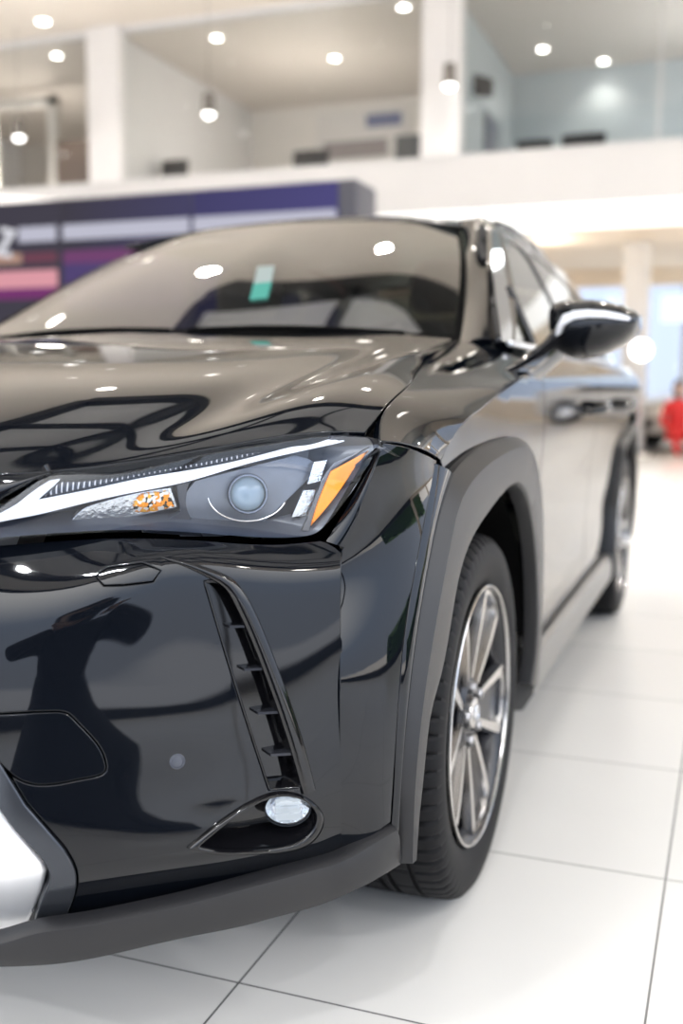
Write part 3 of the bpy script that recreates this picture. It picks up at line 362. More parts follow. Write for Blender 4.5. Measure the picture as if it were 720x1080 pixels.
"F2out":[[0.0041,1.0044],[0.0021,0.9945],[0.0006,0.9846],[0.0001,0.9747],[-0.0001,0.9648],[0.0001,0.9548],[0.0005,0.9447],[0.0011,0.9346],[0.0018,0.9245],[0.0023,0.9142],[0.0026,0.9039],[0.0026,0.8935],[0.0022,0.8831],[0.0014,0.8726],[0.0001,0.862],[-0.0017,0.8513],[-0.0042,0.8406],[-0.0071,0.8299],[-0.011,0.8191],[-0.0155,0.8083],[-0.0208,0.7975],[-0.0269,0.7867],[-0.0342,0.7759],[-0.0422,0.7651],[-0.033,0.753],[-0.0252,0.7409],[-0.0192,0.7288],[-0.0148,0.7167],[-0.0119,0.7047],[-0.0104,0.6929],[-0.0099,0.681],[-0.0107,0.6693],[-0.0125,0.6577],[-0.0151,0.6461],[-0.0185,0.6346],[-0.0226,0.6232],[-0.0277,0.6119],[-0.0331,0.6006],[-0.039,0.5894],[-0.0452,0.5782],[-0.0518,0.5671],[-0.0583,0.556],[-0.0649,0.545],[-0.0711,0.534],[-0.0768,0.5231],[-0.082,0.5122],[-0.0865,0.5013],[-0.0903,0.4904],[-0.0935,0.4795],[-0.096,0.4687],[-0.0979,0.4579],[-0.0993,0.4471],[-0.1001,0.4362],[-0.1006,0.4254],[-0.1003,0.4146],[-0.0999,0.4037],[-0.0989,0.3928],[-0.0978,0.382],[-0.0963,0.371],[-0.0948,0.3601],[-0.0931,0.3491],[-0.0915,0.3381],[-0.0898,0.3271],[-0.0882,0.316],[-0.0868,0.3049],[-0.0855,0.2938],[-0.0845,0.2825],[-0.0837,0.2714],[-0.083,0.26],[-0.0826,0.2487],[-0.0823,0.2372],[-0.0823,0.2257],[-0.0824,0.2141],[-0.0828,0.2023],[-0.0834,0.1904],[-0.0842,0.1784],[-0.0853,0.1662],[-0.0865,0.1537],[-0.0882,0.1411],[-0.0899,0.1281],[-0.092,0.1148],[-0.0944,0.1011],[-0.0971,0.087],[-0.1001,0.0722],[-0.1032,0.0567],[-0.1067,0.0403],[-0.1103,0.0226],[-0.0362,0.0326],[0.0374,0.0413],[0.1122,0.0489],[0.1892,0.0559],[0.2692,0.0624],[0.3527,0.0687],[0.4403,0.0747],[0.5331,0.0807],[0.6315,0.0868],[0.7358,0.0932],[0.8482,0.1001],[0.9722,0.1074],[0.9723,0.1194],[0.9733,0.1312],[0.974,0.143],[0.9759,0.1546],[0.9772,0.1661],[0.9796,0.1776],[0.9817,0.189],[0.9839,0.2003],[0.9863,0.2116],[0.9887,0.2228],[0.991,0.234],[0.9935,0.2451],[0.9956,0.2562],[0.998,0.2672],[0.9998,0.2783],[1.0019,0.2894],[1.0036,0.3004],[1.005,0.3115],[1.0061,0.3226],[1.0071,0.3336],[1.0078,0.3447],[1.0082,0.3559],[1.0084,0.367],[1.0083,0.3781],[1.008,0.3892],[1.0074,0.4003],[1.0066,0.4114],[1.0054,0.4225],[1.0042,0.4336],[1.0026,0.4447],[1.0011,0.4557],[0.9994,0.4668],[0.9976,0.4777],[0.9958,0.4887],[0.9942,0.4996],[0.9926,0.5105],[0.9914,0.5213],[0.9902,0.5322],[0.9897,0.5429],[0.9892,0.5536],[0.9896,0.5643],[0.9904,0.575],[0.9913,0.5857],[0.9925,0.5964],[0.9943,0.6071],[0.9958,0.6178],[0.9977,0.6286],[0.9992,0.6394],[1.001,0.6502],[1.0023,0.6611],[1.0035,0.6721],[1.0043,0.6832],[1.0049,0.6944],[1.0052,0.7056],[1.0052,0.717],[1.005,0.7285],[1.0048,0.7401],[1.0045,0.7519],[1.0041,0.7638],[1.0039,0.7759],[1.0037,0.7881],[1.0037,0.8006],[1.0039,0.8133],[1.0043,0.8262],[1.0049,0.8393],[1.006,0.8527],[1.0072,0.8665],[1.0089,0.8805],[1.0111,0.8949],[1.0137,0.9097],[1.0176,0.9251],[1.0221,0.941],[1.0277,0.9577],[1.036,0.9755],[1.0484,0.9951],[1.0674,1.0171],[0.8798,1.0103],[0.7407,1.0087],[0.6228,1.0084],[0.5174,1.0084],[0.4203,1.0083],[0.3296,1.0078],[0.2435,1.0071],[0.161,1.0062],[0.0814,1.0053]],
"drl":[0.012,[[0.0675,-0.3083],[0.076,-0.2972],[0.0844,-0.282],[0.0926,-0.2636],[0.1004,-0.241],[0.108,-0.2161],[0.1153,-0.1889],[0.1225,-0.1598],[0.1295,-0.1292],[0.1365,-0.0983],[0.1435,-0.0684],[0.1504,-0.0406],[0.1573,-0.0154],[0.1641,0.0071],[0.171,0.0272],[0.1778,0.0445],[0.1847,0.0604],[0.1915,0.0743],[0.1984,0.0868],[0.2053,0.0993],[0.2124,0.1111],[0.2195,0.1225],[0.2267,0.1332],[0.2337,0.1185],[0.2407,0.1062],[0.248,0.0959],[0.2554,0.0872],[0.2631,0.0796],[0.2709,0.0727],[0.279,0.0658],[0.2873,0.0574],[0.2957,0.0463],[0.3042,0.0312],[0.3221,0.0509],[0.3147,0.0951],[0.3073,0.1381],[0.3,0.1794],[0.2929,0.2201],[0.2859,0.2589],[0.279,0.2966],[0.2721,0.3342],[0.2799,0.3499],[0.2876,0.3614],[0.2953,0.369],[0.3029,0.3732],[0.3104,0.3735],[0.3178,0.3706],[0.3252,0.3651],[0.3325,0.3571],[0.3397,0.3471],[0.3469,0.3353],[0.3542,0.3221],[0.3614,0.3071],[0.3686,0.2913],[0.3758,0.2749],[0.383,0.2582],[0.3901,0.2419],[0.3973,0.2266],[0.4045,0.2124],[0.4117,0.1995],[0.4189,0.1881],[0.4261,0.1783],[0.4333,0.1699],[0.4405,0.1629],[0.4477,0.1578],[0.455,0.1538],[0.4622,0.1509],[0.4695,0.1494],[0.4768,0.1494],[0.4841,0.1499],[0.4914,0.1515],[0.4987,0.1539],[0.5061,0.1567],[0.5135,0.1598],[0.5209,0.163],[0.5284,0.1664],[0.5359,0.1695],[0.5434,0.172],[0.5509,0.1744],[0.5584,0.1762],[0.566,0.1771],[0.5736,0.1774],[0.5812,0.1772],[0.5888,0.1762],[0.5965,0.1747],[0.6041,0.1728],[0.6118,0.1703],[0.6195,0.1674],[0.6272,0.1642],[0.6349,0.1606],[0.6427,0.1566],[0.6504,0.1524],[0.6582,0.1479],[0.6659,0.1434],[0.6737,0.1385],[0.6815,0.1335],[0.6893,0.1283],[0.697,0.1231],[0.7048,0.1179],[0.7126,0.1126],[0.7204,0.1074],[0.7281,0.1024],[0.7359,0.0976],[0.7437,0.093],[0.7516,0.0886],[0.7593,0.0845],[0.7669,0.0804],[0.7743,0.0763],[0.7816,0.0721],[0.7887,0.0677],[0.7956,0.0631],[0.8023,0.0584],[0.8088,0.0537],[0.8151,0.0488],[0.8213,0.044],[0.8273,0.0393],[0.833,0.0346],[0.8388,0.0303],[0.8445,0.0263],[0.8502,0.0224],[0.8559,0.0185],[0.8618,0.0145],[0.8678,0.0104],[0.874,0.0058],[0.8751,0.03],[0.8692,0.0404],[0.8636,0.0504],[0.858,0.0599],[0.8525,0.069],[0.8469,0.0778],[0.8414,0.0863],[0.8358,0.0941],[0.8302,0.1016],[0.8243,0.1086],[0.8183,0.1149],[0.8121,0.1207],[0.8056,0.1258],[0.7989,0.1304],[0.792,0.1344],[0.785,0.138],[0.7777,0.1413],[0.7702,0.1442],[0.7626,0.1471],[0.7549,0.1499],[0.747,0.1528],[0.7391,0.1564],[0.7313,0.1601],[0.7234,0.1643],[0.7157,0.1689],[0.7079,0.1738],[0.7001,0.1793],[0.6924,0.1852],[0.6847,0.1915],[0.6771,0.1982],[0.6694,0.2056],[0.6619,0.2132],[0.6543,0.2214],[0.6467,0.2299],[0.6392,0.2386],[0.6318,0.2474],[0.6243,0.2565],[0.6168,0.2656],[0.6094,0.2744],[0.602,0.2833],[0.5946,0.2918],[0.5872,0.3001],[0.5798,0.3081],[0.5725,0.3154],[0.5651,0.3221],[0.5577,0.3283],[0.5503,0.3337],[0.5429,0.3382],[0.5355,0.3426],[0.5281,0.3461],[0.5207,0.3494],[0.5133,0.3525],[0.506,0.3555],[0.4986,0.3583],[0.4912,0.3612],[0.4839,0.364],[0.4766,0.3674],[0.4692,0.3708],[0.4619,0.3752],[0.4546,0.3801],[0.4473,0.3854],[0.4401,0.392],[0.4329,0.3996],[0.4257,0.4083],[0.4185,0.4178],[0.4113,0.4287],[0.4042,0.4405],[0.3971,0.4532],[0.39,0.4672],[0.383,0.4818],[0.376,0.497],[0.369,0.5123],[0.3621,0.5277],[0.3551,0.5428],[0.3482,0.557],[0.3413,0.5709],[0.3343,0.584],[0.3274,0.5961],[0.3204,0.6071],[0.3134,0.6169],[0.3063,0.6251],[0.2992,0.6315],[0.2921,0.6362],[0.2849,0.6392],[0.2776,0.6402],[0.2704,0.6392],[0.2631,0.6362],[0.2557,0.6307],[0.2484,0.6228],[0.2409,0.6124],[0.2335,0.5995],[0.226,0.5842],[0.2186,0.5664],[0.2111,0.5462],[0.2036,0.524],[0.1962,0.4999],[0.1887,0.474],[0.1812,0.445],[0.1737,0.4124],[0.1661,0.3704],[0.1584,0.317],[0.1505,0.2425],[0.1426,0.1532],[0.1354,0.1079],[0.1284,0.0763],[0.1214,0.0553],[0.1144,0.0432],[0.1093,0.4133],[0.1017,0.3817],[0.0931,0.0871],[0.089,0.802]]],
"ribs":[0.016,[[0.3302,0.0281],[0.3381,0.0273],[0.3459,0.0241],[0.3536,0.0191],[0.3612,0.0129],[0.3686,0.0061],[0.3761,-0.0009],[0.3834,-0.0073],[0.3906,-0.013],[0.3978,-0.0174],[0.4051,-0.0208],[0.4123,-0.0231],[0.4195,-0.0245],[0.4267,-0.0251],[0.434,-0.025],[0.4412,-0.0242],[0.4484,-0.0228],[0.4557,-0.021],[0.4629,-0.019],[0.4702,-0.0162],[0.4774,-0.0134],[0.4847,-0.0104],[0.4919,-0.0072],[0.4992,-0.004],[0.5065,-0.0008],[0.5138,0.0025],[0.5212,0.0054],[0.5285,0.0083],[0.5359,0.0109],[0.5433,0.0132],[0.5507,0.0153],[0.5581,0.017],[0.5656,0.0183],[0.5731,0.0193],[0.5807,0.02],[0.5882,0.0202],[0.5959,0.0202],[0.6035,0.0201],[0.6112,0.0197],[0.6189,0.0192],[0.6266,0.0186],[0.6344,0.0178],[0.6421,0.017],[0.6499,0.0162],[0.6578,0.0155],[0.6656,0.0147],[0.6735,0.0139],[0.6814,0.0134],[0.6893,0.0128],[0.6972,0.0124],[0.7051,0.0123],[0.7131,0.0122],[0.7211,0.0124],[0.7291,0.0129],[0.7371,0.0137],[0.7451,0.0147],[0.7531,0.0162],[0.761,0.0177],[0.7688,0.0193],[0.7763,0.0207],[0.7836,0.0218],[0.7907,0.0226],[0.7976,0.0229],[0.8042,0.0228],[0.8107,0.0222],[0.8169,0.0209],[0.823,0.0192],[0.8288,0.0168],[0.8231,0.0219],[0.8172,0.0264],[0.811,0.0305],[0.8047,0.0342],[0.7982,0.0376],[0.7915,0.0409],[0.7846,0.0441],[0.7775,0.0474],[0.7702,0.0509],[0.7627,0.0547],[0.7551,0.0588],[0.7473,0.0631],[0.7395,0.0681],[0.7318,0.0733],[0.724,0.0789],[0.7163,0.0847],[0.7085,0.0906],[0.7007,0.0965],[0.693,0.1023],[0.6852,0.1078],[0.6774,0.1129],[0.6697,0.1176],[0.6619,0.122],[0.6541,0.126],[0.6463,0.1296],[0.6386,0.1328],[0.6308,0.1354],[0.6231,0.1379],[0.6153,0.1397],[0.6076,0.1409],[0.6,0.1419],[0.5923,0.1426],[0.5847,0.1424],[0.577,0.1419],[0.5695,0.1411],[0.5619,0.1396],[0.5544,0.1375],[0.5469,0.1352],[0.5394,0.1324],[0.532,0.1293],[0.5246,0.1261],[0.5171,0.123],[0.5098,0.1198],[0.5024,0.1167],[0.4951,0.114],[0.4878,0.1117],[0.4805,0.11],[0.4733,0.1089],[0.466,0.1089],[0.4588,0.1097],[0.4516,0.1113],[0.4444,0.1145],[0.4372,0.1187],[0.43,0.1241],[0.4228,0.1315],[0.4157,0.1402],[0.4085,0.1506],[0.4014,0.1633],[0.3942,0.1777],[0.3871,0.194],[0.3799,0.2121],[0.3727,0.2303],[0.3655,0.2482],[0.3582,0.2654],[0.351,0.2816],[0.3437,0.2964],[0.3364,0.3091],[0.3291,0.3201],[0.3217,0.3284],[0.3142,0.3341],[0.3066,0.3365],[0.2989,0.3346],[0.2911,0.3287],[0.2832,0.3182],[0.2896,0.2795],[0.2961,0.2399],[0.3027,0.1987],[0.3094,0.1558],[0.3163,0.1134],[0.3232,0.0709]]],
"signal":[0.03,[[0.3363,1.0527],[0.3412,0.9962],[0.3462,0.9369],[0.3515,0.8767],[0.3573,0.8175],[0.3638,0.7627],[0.3709,0.7179],[0.3783,0.6798],[0.3856,0.6565],[0.393,0.6334],[0.4005,0.6108],[0.408,0.5888],[0.4156,0.5679],[0.4232,0.5481],[0.4309,0.53],[0.4387,0.5135],[0.4464,0.4987],[0.4543,0.4859],[0.4621,0.4748],[0.47,0.466],[0.4779,0.4584],[0.4859,0.4525],[0.4938,0.4484],[0.5019,0.445],[0.5099,0.4426],[0.518,0.4403],[0.5261,0.4386],[0.5342,0.437],[0.5373,0.5184],[0.5404,0.5994],[0.5434,0.6808],[0.5465,0.7636],[0.5382,0.78],[0.53,0.797],[0.5218,0.8145],[0.5136,0.8325],[0.5055,0.8514],[0.4974,0.8705],[0.4894,0.8905],[0.4814,0.9111],[0.4734,0.9323],[0.4656,0.9537],[0.4579,0.9755],[0.4502,0.9974],[0.4427,1.0188],[0.4353,1.0399],[0.428,1.0604],[0.4208,1.08],[0.4137,1.0988],[0.4067,1.1164],[0.399,1.1116],[0.3913,1.1059],[0.3836,1.0994],[0.3759,1.0924],[0.3682,1.0848],[0.3603,1.0769],[0.3524,1.0689],[0.3444,1.0608]]],
"amber_bulb":[0.027,[[0.4551,0.8356],[0.4576,0.7367],[0.4606,0.6464],[0.4645,0.5725],[0.47,0.52],[0.4773,0.4908],[0.4858,0.4782],[0.4948,0.4754],[0.5038,0.4755],[0.5124,0.4759],[0.5208,0.476],[0.5291,0.4761],[0.5327,0.56],[0.5362,0.6442],[0.5397,0.7289],[0.5312,0.7511],[0.5228,0.7736],[0.5143,0.7948],[0.5058,0.8136],[0.4973,0.8285],[0.4888,0.8383],[0.4803,0.8429],[0.4718,0.8433],[0.4635,0.8404]]],
"refl1":[0.02,[[0.8167,0.4758],[0.8178,0.4304],[0.8188,0.3852],[0.8198,0.3398],[0.8208,0.2944],[0.8218,0.2484],[0.8323,0.2403],[0.8426,0.2311],[0.8419,0.2759],[0.8414,0.3202],[0.8408,0.3643],[0.8402,0.4083],[0.8397,0.4523],[0.8284,0.4645]]],
"refl2":[0.02,[[0.7941,0.8222],[0.7972,0.772],[0.8002,0.723],[0.8031,0.6751],[0.806,0.6281],[0.8087,0.582],[0.8114,0.5366],[0.8231,0.5328],[0.8343,0.5282],[0.8345,0.5739],[0.8348,0.6202],[0.8351,0.6672],[0.8356,0.7154],[0.8363,0.7646],[0.8371,0.8148],[0.8264,0.8157],[0.8158,0.8171],[0.805,0.8195]]],
"marker":[0.006,[[0.8406,0.8919],[0.8402,0.8483],[0.84,0.8052],[0.8399,0.7628],[0.84,0.7214],[0.8404,0.681],[0.841,0.6416],[0.8418,0.603],[0.8428,0.5651],[0.844,0.528],[0.8452,0.4913],[0.8465,0.4551],[0.8479,0.4191],[0.8493,0.3831],[0.8507,0.3473],[0.8567,0.3287],[0.8626,0.31],[0.8686,0.2912],[0.8746,0.2722],[0.8808,0.2532],[0.8872,0.234],[0.8941,0.2146],[0.9015,0.1949],[0.9098,0.1746],[0.9193,0.1533],[0.9155,0.1913],[0.912,0.2274],[0.9087,0.262],[0.9056,0.2955],[0.9027,0.3282],[0.8998,0.3601],[0.8972,0.3921],[0.8947,0.4237],[0.8922,0.4551],[0.8898,0.4866],[0.8875,0.5178],[0.885,0.5487],[0.8825,0.5793],[0.8798,0.6093],[0.877,0.639],[0.8739,0.6679],[0.8705,0.6961],[0.8669,0.7239],[0.8631,0.7518],[0.859,0.7794],[0.8547,0.8072],[0.8502,0.8351],[0.8454,0.8633]]],
"trimstrip":[0.01,[[0.8205,0.9447],[0.8227,0.9044],[0.8249,0.8641],[0.8268,0.8237],[0.8286,0.7833],[0.8302,0.743],[0.8316,0.7029],[0.8329,0.663],[0.8339,0.6231],[0.8348,0.5833],[0.8358,0.5439],[0.8368,0.5052],[0.838,0.4673],[0.8395,0.4305],[0.8413,0.3948],[0.8435,0.3605],[0.8463,0.3278],[0.8494,0.2961],[0.8527,0.265],[0.8592,0.2473],[0.8657,0.2293],[0.8723,0.211],[0.8791,0.1924],[0.8862,0.1733],[0.8938,0.1539],[0.9022,0.1337],[0.9119,0.1122],[0.9233,0.0875],[0.9138,0.1143],[0.9056,0.1383],[0.8983,0.1606],[0.8917,0.1818],[0.8855,0.2028],[0.8797,0.2231],[0.874,0.2431],[0.8684,0.2627],[0.8629,0.2821],[0.8574,0.3012],[0.8519,0.3202],[0.8505,0.3568],[0.8492,0.3934],[0.8479,0.43],[0.8466,0.4667],[0.8454,0.5037],[0.8442,0.5411],[0.8432,0.579],[0.8423,0.6178],[0.8416,0.6572],[0.841,0.6975],[0.8407,0.7388],[0.8406,0.7811],[0.8407,0.8242],[0.8409,0.8679],[0.8411,0.9119],[0.8415,0.9559]]],
"mask":[0.034,[[0.554,1.2147],[0.5532,1.1602],[0.5525,1.1022],[0.5522,1.0407],[0.5523,0.976],[0.5529,0.9082],[0.554,0.8377],[0.5558,0.7653],[0.5582,0.6962],[0.5611,0.632],[0.5648,0.573],[0.5692,0.519],[0.5743,0.4694],[0.5799,0.4226],[0.5857,0.3771],[0.5937,0.3673],[0.6019,0.3574],[0.61,0.3477],[0.6182,0.3379],[0.6264,0.3283],[0.6347,0.3189],[0.643,0.3091],[0.6514,0.2997],[0.6598,0.2906],[0.6682,0.2812],[0.6767,0.2722],[0.6852,0.2632],[0.6938,0.2545],[0.7024,0.2461],[0.711,0.2377],[0.7197,0.2298],[0.7284,0.222],[0.7371,0.2146],[0.7458,0.2075],[0.7545,0.2007],[0.7629,0.1939],[0.7709,0.1869],[0.7785,0.1796],[0.7857,0.1719],[0.7927,0.1639],[0.8009,0.1785],[0.8084,0.193],[0.815,0.2084],[0.8205,0.2254],[0.8246,0.2451],[0.8273,0.2686],[0.8286,0.2956],[0.8286,0.3256],[0.8275,0.3583],[0.8254,0.3931],[0.8223,0.4294],[0.8182,0.4668],[0.8134,0.505],[0.8077,0.5438],[0.8014,0.5831],[0.7946,0.6225],[0.7875,0.662],[0.7803,0.7014],[0.7733,0.7406],[0.7664,0.7793],[0.7596,0.8173],[0.753,0.8532],[0.7463,0.8872],[0.7399,0.9192],[0.7333,0.9489],[0.7268,0.9762],[0.72,1.0013],[0.7131,1.024],[0.7057,1.0445],[0.698,1.0627],[0.6899,1.079],[0.6815,1.0937],[0.6729,1.1069],[0.664,1.1191],[0.6551,1.1308],[0.646,1.142],[0.637,1.153],[0.6203,1.1642],[0.6038,1.1764],[0.5872,1.1885],[0.5706,1.2013]]],
"divider":[0.03,[[0.5457,0.4084],[0.559,0.3902],[0.5724,0.3721],[0.57,0.4336],[0.5677,0.4949],[0.5659,0.5571],[0.5647,0.6203],[0.5644,0.6843],[0.5652,0.7487],[0.567,0.8128],[0.5699,0.8731],[0.5738,0.9292],[0.5784,0.9814],[0.5837,1.0302],[0.5895,1.0757],[0.5957,1.1183],[0.6022,1.1587],[0.5933,1.1623],[0.5845,1.1656],[0.5757,1.169],[0.5669,1.1728],[0.558,1.1766],[0.5492,1.1803],[0.5405,1.1841],[0.5318,1.1877],[0.5232,1.1911],[0.5147,1.1944],[0.5062,1.1973],[0.4979,1.1999],[0.4896,1.2021],[0.4814,1.2038],[0.4733,1.2049],[0.4808,1.1717],[0.4885,1.1374],[0.4962,1.1022],[0.5041,1.0661],[0.512,1.0294],[0.52,0.9922],[0.5279,0.9549],[0.536,0.9174],[0.544,0.88],[0.5521,0.8429],[0.55,0.694],[0.5479,0.55]]],
"proj":[[0.711,-0.6097,0.8128],[0.6892,-0.6937,-0.2093]],
"sliver":[[[0.391,-0.885,0.8459],[0.4377,-0.86,0.8466],[0.4883,-0.822,0.847],[0.5388,-0.788,0.8518]],[[0.3804,-0.878,0.7776],[0.4371,-0.863,0.7843],[0.4926,-0.829,0.8162],[0.5402,-0.79,0.8497]]],
"clad_in":[[0.902,-0.4771,0.2919],[0.903,-0.4658,0.3338],[0.905,-0.4428,0.417],[0.907,-0.4186,0.4871],[0.908,-0.3777,0.5214],[0.911,-0.3302,0.5959],[0.914,-0.2924,0.6653],[0.917,-0.2284,0.7112],[0.919,-0.1388,0.739],[0.922,-0.012,0.767],[0.923,0.1115,0.7717],[0.922,0.2168,0.7383],[0.918,0.3344,0.655],[0.913,0.4099,0.5619],[0.91,0.4524,0.4694],[0.904,0.4792,0.3545],[0.895,0.4797,0.2829]],
"clad_out":[[0.89,-0.5038,0.2904],[0.89,-0.5057,0.3452],[0.893,-0.5057,0.4439],[0.896,-0.4792,0.5445],[0.898,-0.4254,0.6619],[0.899,-0.353,0.7597],[0.9,-0.3212,0.799],[0.902,-0.2852,0.8206],[0.905,-0.2267,0.8388],[0.909,-0.147,0.8527],[0.913,-0.0193,0.8611],[0.915,0.1229,0.8619],[0.913,0.2823,0.8399],[0.91,0.3909,0.8063],[0.906,0.4813,0.7482],[0.903,0.5423,0.6278],[0.9,0.5684,0.4907],[0.893,0.5957,0.3254],[0.886,0.6098,0.2399]]}
# =================================================================== materials
PAINT=mat('black_car_paint',(.0028,.0037,.0058),.03,ior=1.46,noise=.2,nscale=900)
PIANO=mat('gloss_black_plastic',(.004,.004,.005),.06,noise=.2,nscale=500)
MATTE=mat('matt_grey_cladding',(.010,.010,.0115),.42,bump=.12,nscale=900,spec=.46)
RUB=mat('tire_rubber',(.007,.007,.008),.6,noise=.3,nscale=120,spec=.16)
DARK=mat('black_void',(.003,.003,.003),.9,noise=.1,spec=.05)
CHROME=mat('bright_chrome',(.82,.83,.85),.12,metal=1,noise=.03,nscale=20)
SATIN=mat('satin_silver_frame',(.9,.9,.91),.3,metal=.55,noise=.03,nscale=20)
BEZM=mat('smoked_frame',(.05,.055,.065),.16,metal=.6,noise=.05)
ALU=mat('machined_alloy',(.62,.60,.58),.2,metal=1,noise=.06,nscale=60)
RIMD=mat('dark_grey_alloy',(.012,.012,.015),.25,metal=.15,noise=.1,nscale=60)
STEEL=mat('brake_steel',(.3,.3,.31),.35,metal=1,noise=.1)
DGLASS=glass('windscreen_glass',(.30,.31,.30),2.1)
SGLASS=glass('side_glass',(.30,.36,.34),1.6)
LENS=glass('lamp_cover',(.9,.93,.97),1.45)
HOUS=mat('lamp_housing',(.05,.055,.07),.25,ior=1.5,noise=.15)
HOUSG=mat('lamp_grey_mask',(.17,.19,.23),.3,metal=.35,noise=.12,nscale=30)
DRL=mat('light_guide',(.66,.67,.72),.22,emit=(.9,.93,1),estr=.24,noise=.02)
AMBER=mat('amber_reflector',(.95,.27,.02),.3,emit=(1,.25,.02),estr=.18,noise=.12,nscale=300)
AMBB=mat('amber_bulb_glass',(.9,.38,.03),.15,metal=.6)
def _amb(m):
    nt=m.node_tree;b=nt.nodes['Principled BSDF'];N=nt.nodes.new;L=nt.links.new
    tc=N('ShaderNodeTexCoord');v=N('ShaderNodeTexVoronoi');v.inputs['Scale'].default_value=210;v.distance='CHEBYCHEV';L(tc.outputs['Object'],v.inputs['Vector'])
    r=N('ShaderNodeValToRGB');r.color_ramp.interpolation='CONSTANT';e=r.color_ramp.elements;e[0].position=0;e[0].color=(.9,.30,.02,1);e[1].position=.35;e[1].color=(.75,.75,.72,1)
    for p,c_ in ((.55,(.04,.03,.02,1)),(.7,(.95,.45,.05,1)),(.9,(.85,.85,.82,1))):
        q=e.new(p);q.color=c_
    sp=N('ShaderNodeSeparateColor');L(v.outputs['Color'],sp.inputs[0]);L(sp.outputs[0],r.inputs[0]);L(r.outputs[0],b.inputs['Base Color'])
_amb(AMBB)
FACET=mat('facetted_reflector',(.7,.72,.75),.14,metal=1,bump=1,nscale=160,noise=.3)
CABIN=mat('cabin_trim',(.035,.03,.026),.7,noise=.2)
SEAT=mat('seat_leather',(.06,.052,.045),.55,noise=.1)
def ribmat():
    m=mat('ribbed_lamp_trim',(.05,.05,.055),.2,metal=.5);nt=m.node_tree;b=nt.nodes['Principled BSDF'];N=nt.nodes.new;L=nt.links.new
    tc=N('ShaderNodeTexCoord');w=N('ShaderNodeTexWave');w.wave_type='BANDS';w.bands_direction='X';w.inputs['Scale'].default_value=64;w.inputs['Distortion'].default_value=1.2;w.inputs['Detail'].default_value=1
    r=N('ShaderNodeValToRGB');r.color_ramp.elements[0].position=.72;r.color_ramp.elements[0].color=(.03,.03,.034,1);r.color_ramp.elements[1].position=.95;r.color_ramp.elements[1].color=(.55,.53,.53,1)
    bp=N('ShaderNodeBump');bp.inputs['Strength'].default_value=.6;bp.inputs['Distance'].default_value=.004
    L(tc.outputs['Object'],w.inputs['Vector']);L(w.outputs['Fac'],r.inputs[0]);L(r.outputs[0],b.inputs['Base Color']);L(w.outputs['Fac'],bp.inputs['Height']);L(bp.outputs['Normal'],b.inputs['Normal']);return m
RIBS=ribmat()
# =================================================================== the car
CAR=empty('car',(0,1.35,0),'black crossover car with pale alloy wheels in the foreground of the showroom','car',world=True)
SF1=Surf(front_net(),(.5,-1,.1));SF2=SurfB(corner_net(),(1,-.4,0));SH=SurfB(hood_net(),(0,-.2,1));SFT=SurfB(fender_net(),(.5,0,1));SSD=Surf(side_net(),(1,0,0));SHL=Surf(K['HLNET'],(.5,-1,.2))
SIDED=[]   # pieces that get a twin on the other flank
def sided(o): SIDED.append(o);return o
# ---- hood
join_sheets('hood',PAINT,CAR,[sheet(SH,cell=.016,mirror=True,r=.002,gap=.0004,depth=.02)])
g_=np.linspace(0,1,160);RL=SF2.ev(g_*0,g_)[0];_m=RL[:,2]<.737
RL=RL[_m]
def onridge(p): return p[2]<.735 and np.min(np.linalg.norm(RL-p,axis=1))<.008
# ---- bumper (front sheet with slots cut out, corner sheet, return strip beside the arch)
f1=sheet(SF1,K['F1out'],[K['slot'],K['fog_hole'],K['cover'],K['washer']],cell=.013,r=.002,gap=.001,seam=lambda p:onridge(p))
f2=sheet(SF2,K['F2out'],cell=.014,r=.0015,gap=0,seam=lambda p:onridge(p))
CEN=np.array(CEND);co=np.array(K['clad_out'])
def arcsamp(P,n):
    P=np.array(P);d=np.concatenate([[0],np.cumsum(np.linalg.norm(np.diff(P,axis=0),axis=1))]);M=_nat(d);return _basis(d,M,np.linspace(0,d[-1],n))@P
# strip from the corner sheet's edge round to the cladding
ca=arcsamp(CEND,7);n_=len(ca)
cb=arcsamp(K['clad_out'][1:8],7)
SF3=Surf([[tuple(a+(b-a)*t+np.array([.006,-.002,0])*4*t*(1-t)) for t in (0,.35,.7,1)] for a,b in zip(ca,cb)],(1,-.3,0))
f3=sheet(SF3,cell=.01,r=.001,gap=0,depth=.02)
rl=arcsamp(RIDGE[4:],5);hl=np.array([(.797,-.550,.747),(.815,-.536,.782),(.830,-.527,.812),(.844,-.517,.842),(.8565,-.505,.874)])
SF4=Surf([[tuple(a+(b-a)*t+np.array([.55,-.8,.1])*.004*4*t*(1-t)) for t in (0,.33,.67,1)] for a,b in zip(hl,rl)],(.6,-1,0))
f4=sheet(SF4,cell=.008,flange=False)
SF5=Surf([[tuple(np.array(a)+(np.array(b)-np.array(a))*t+np.array([.4,-.9,0])*.004*4*t*(1-t)) for a,b in zip(*K['sliver'])] for t in (0,.3,.7,1)],(.4,-1,0))
f5=sheet(SF5,cell=.01,r=.002,gap=.001)
BUMPER=None
def twin(s):
    P,F,N=s;return P*np.array([-1,1,1]),[f[::-1] for f in F],N*np.array([-1,1,1])
allb=[f1,f2,f3,f4,f5]
BUMPER=sided(join_sheets('front_bumper',PAINT,CAR,allb))
# the covers that sit flush in the bumper
c=panel('tow_hook_cover',PAINT,CAR,SF1,K['cover'],cell=.012,r=.0012,gap=.0004);sided(c)
c=panel('washer_flap',PAINT,CAR,SF1,K['washer'],cell=.01,r=.0010,gap=.0002);sided(c)
# dark backing behind the gaps
for nm,su,out,d in (('bumper_backing',SF1,K['F1out'],.03),):
    bk=panel(nm,DARK,CAR,su.at(d),out,holes=[K['slot'],K['fog_hole']],cell=.03,flange=False);sided(bk)
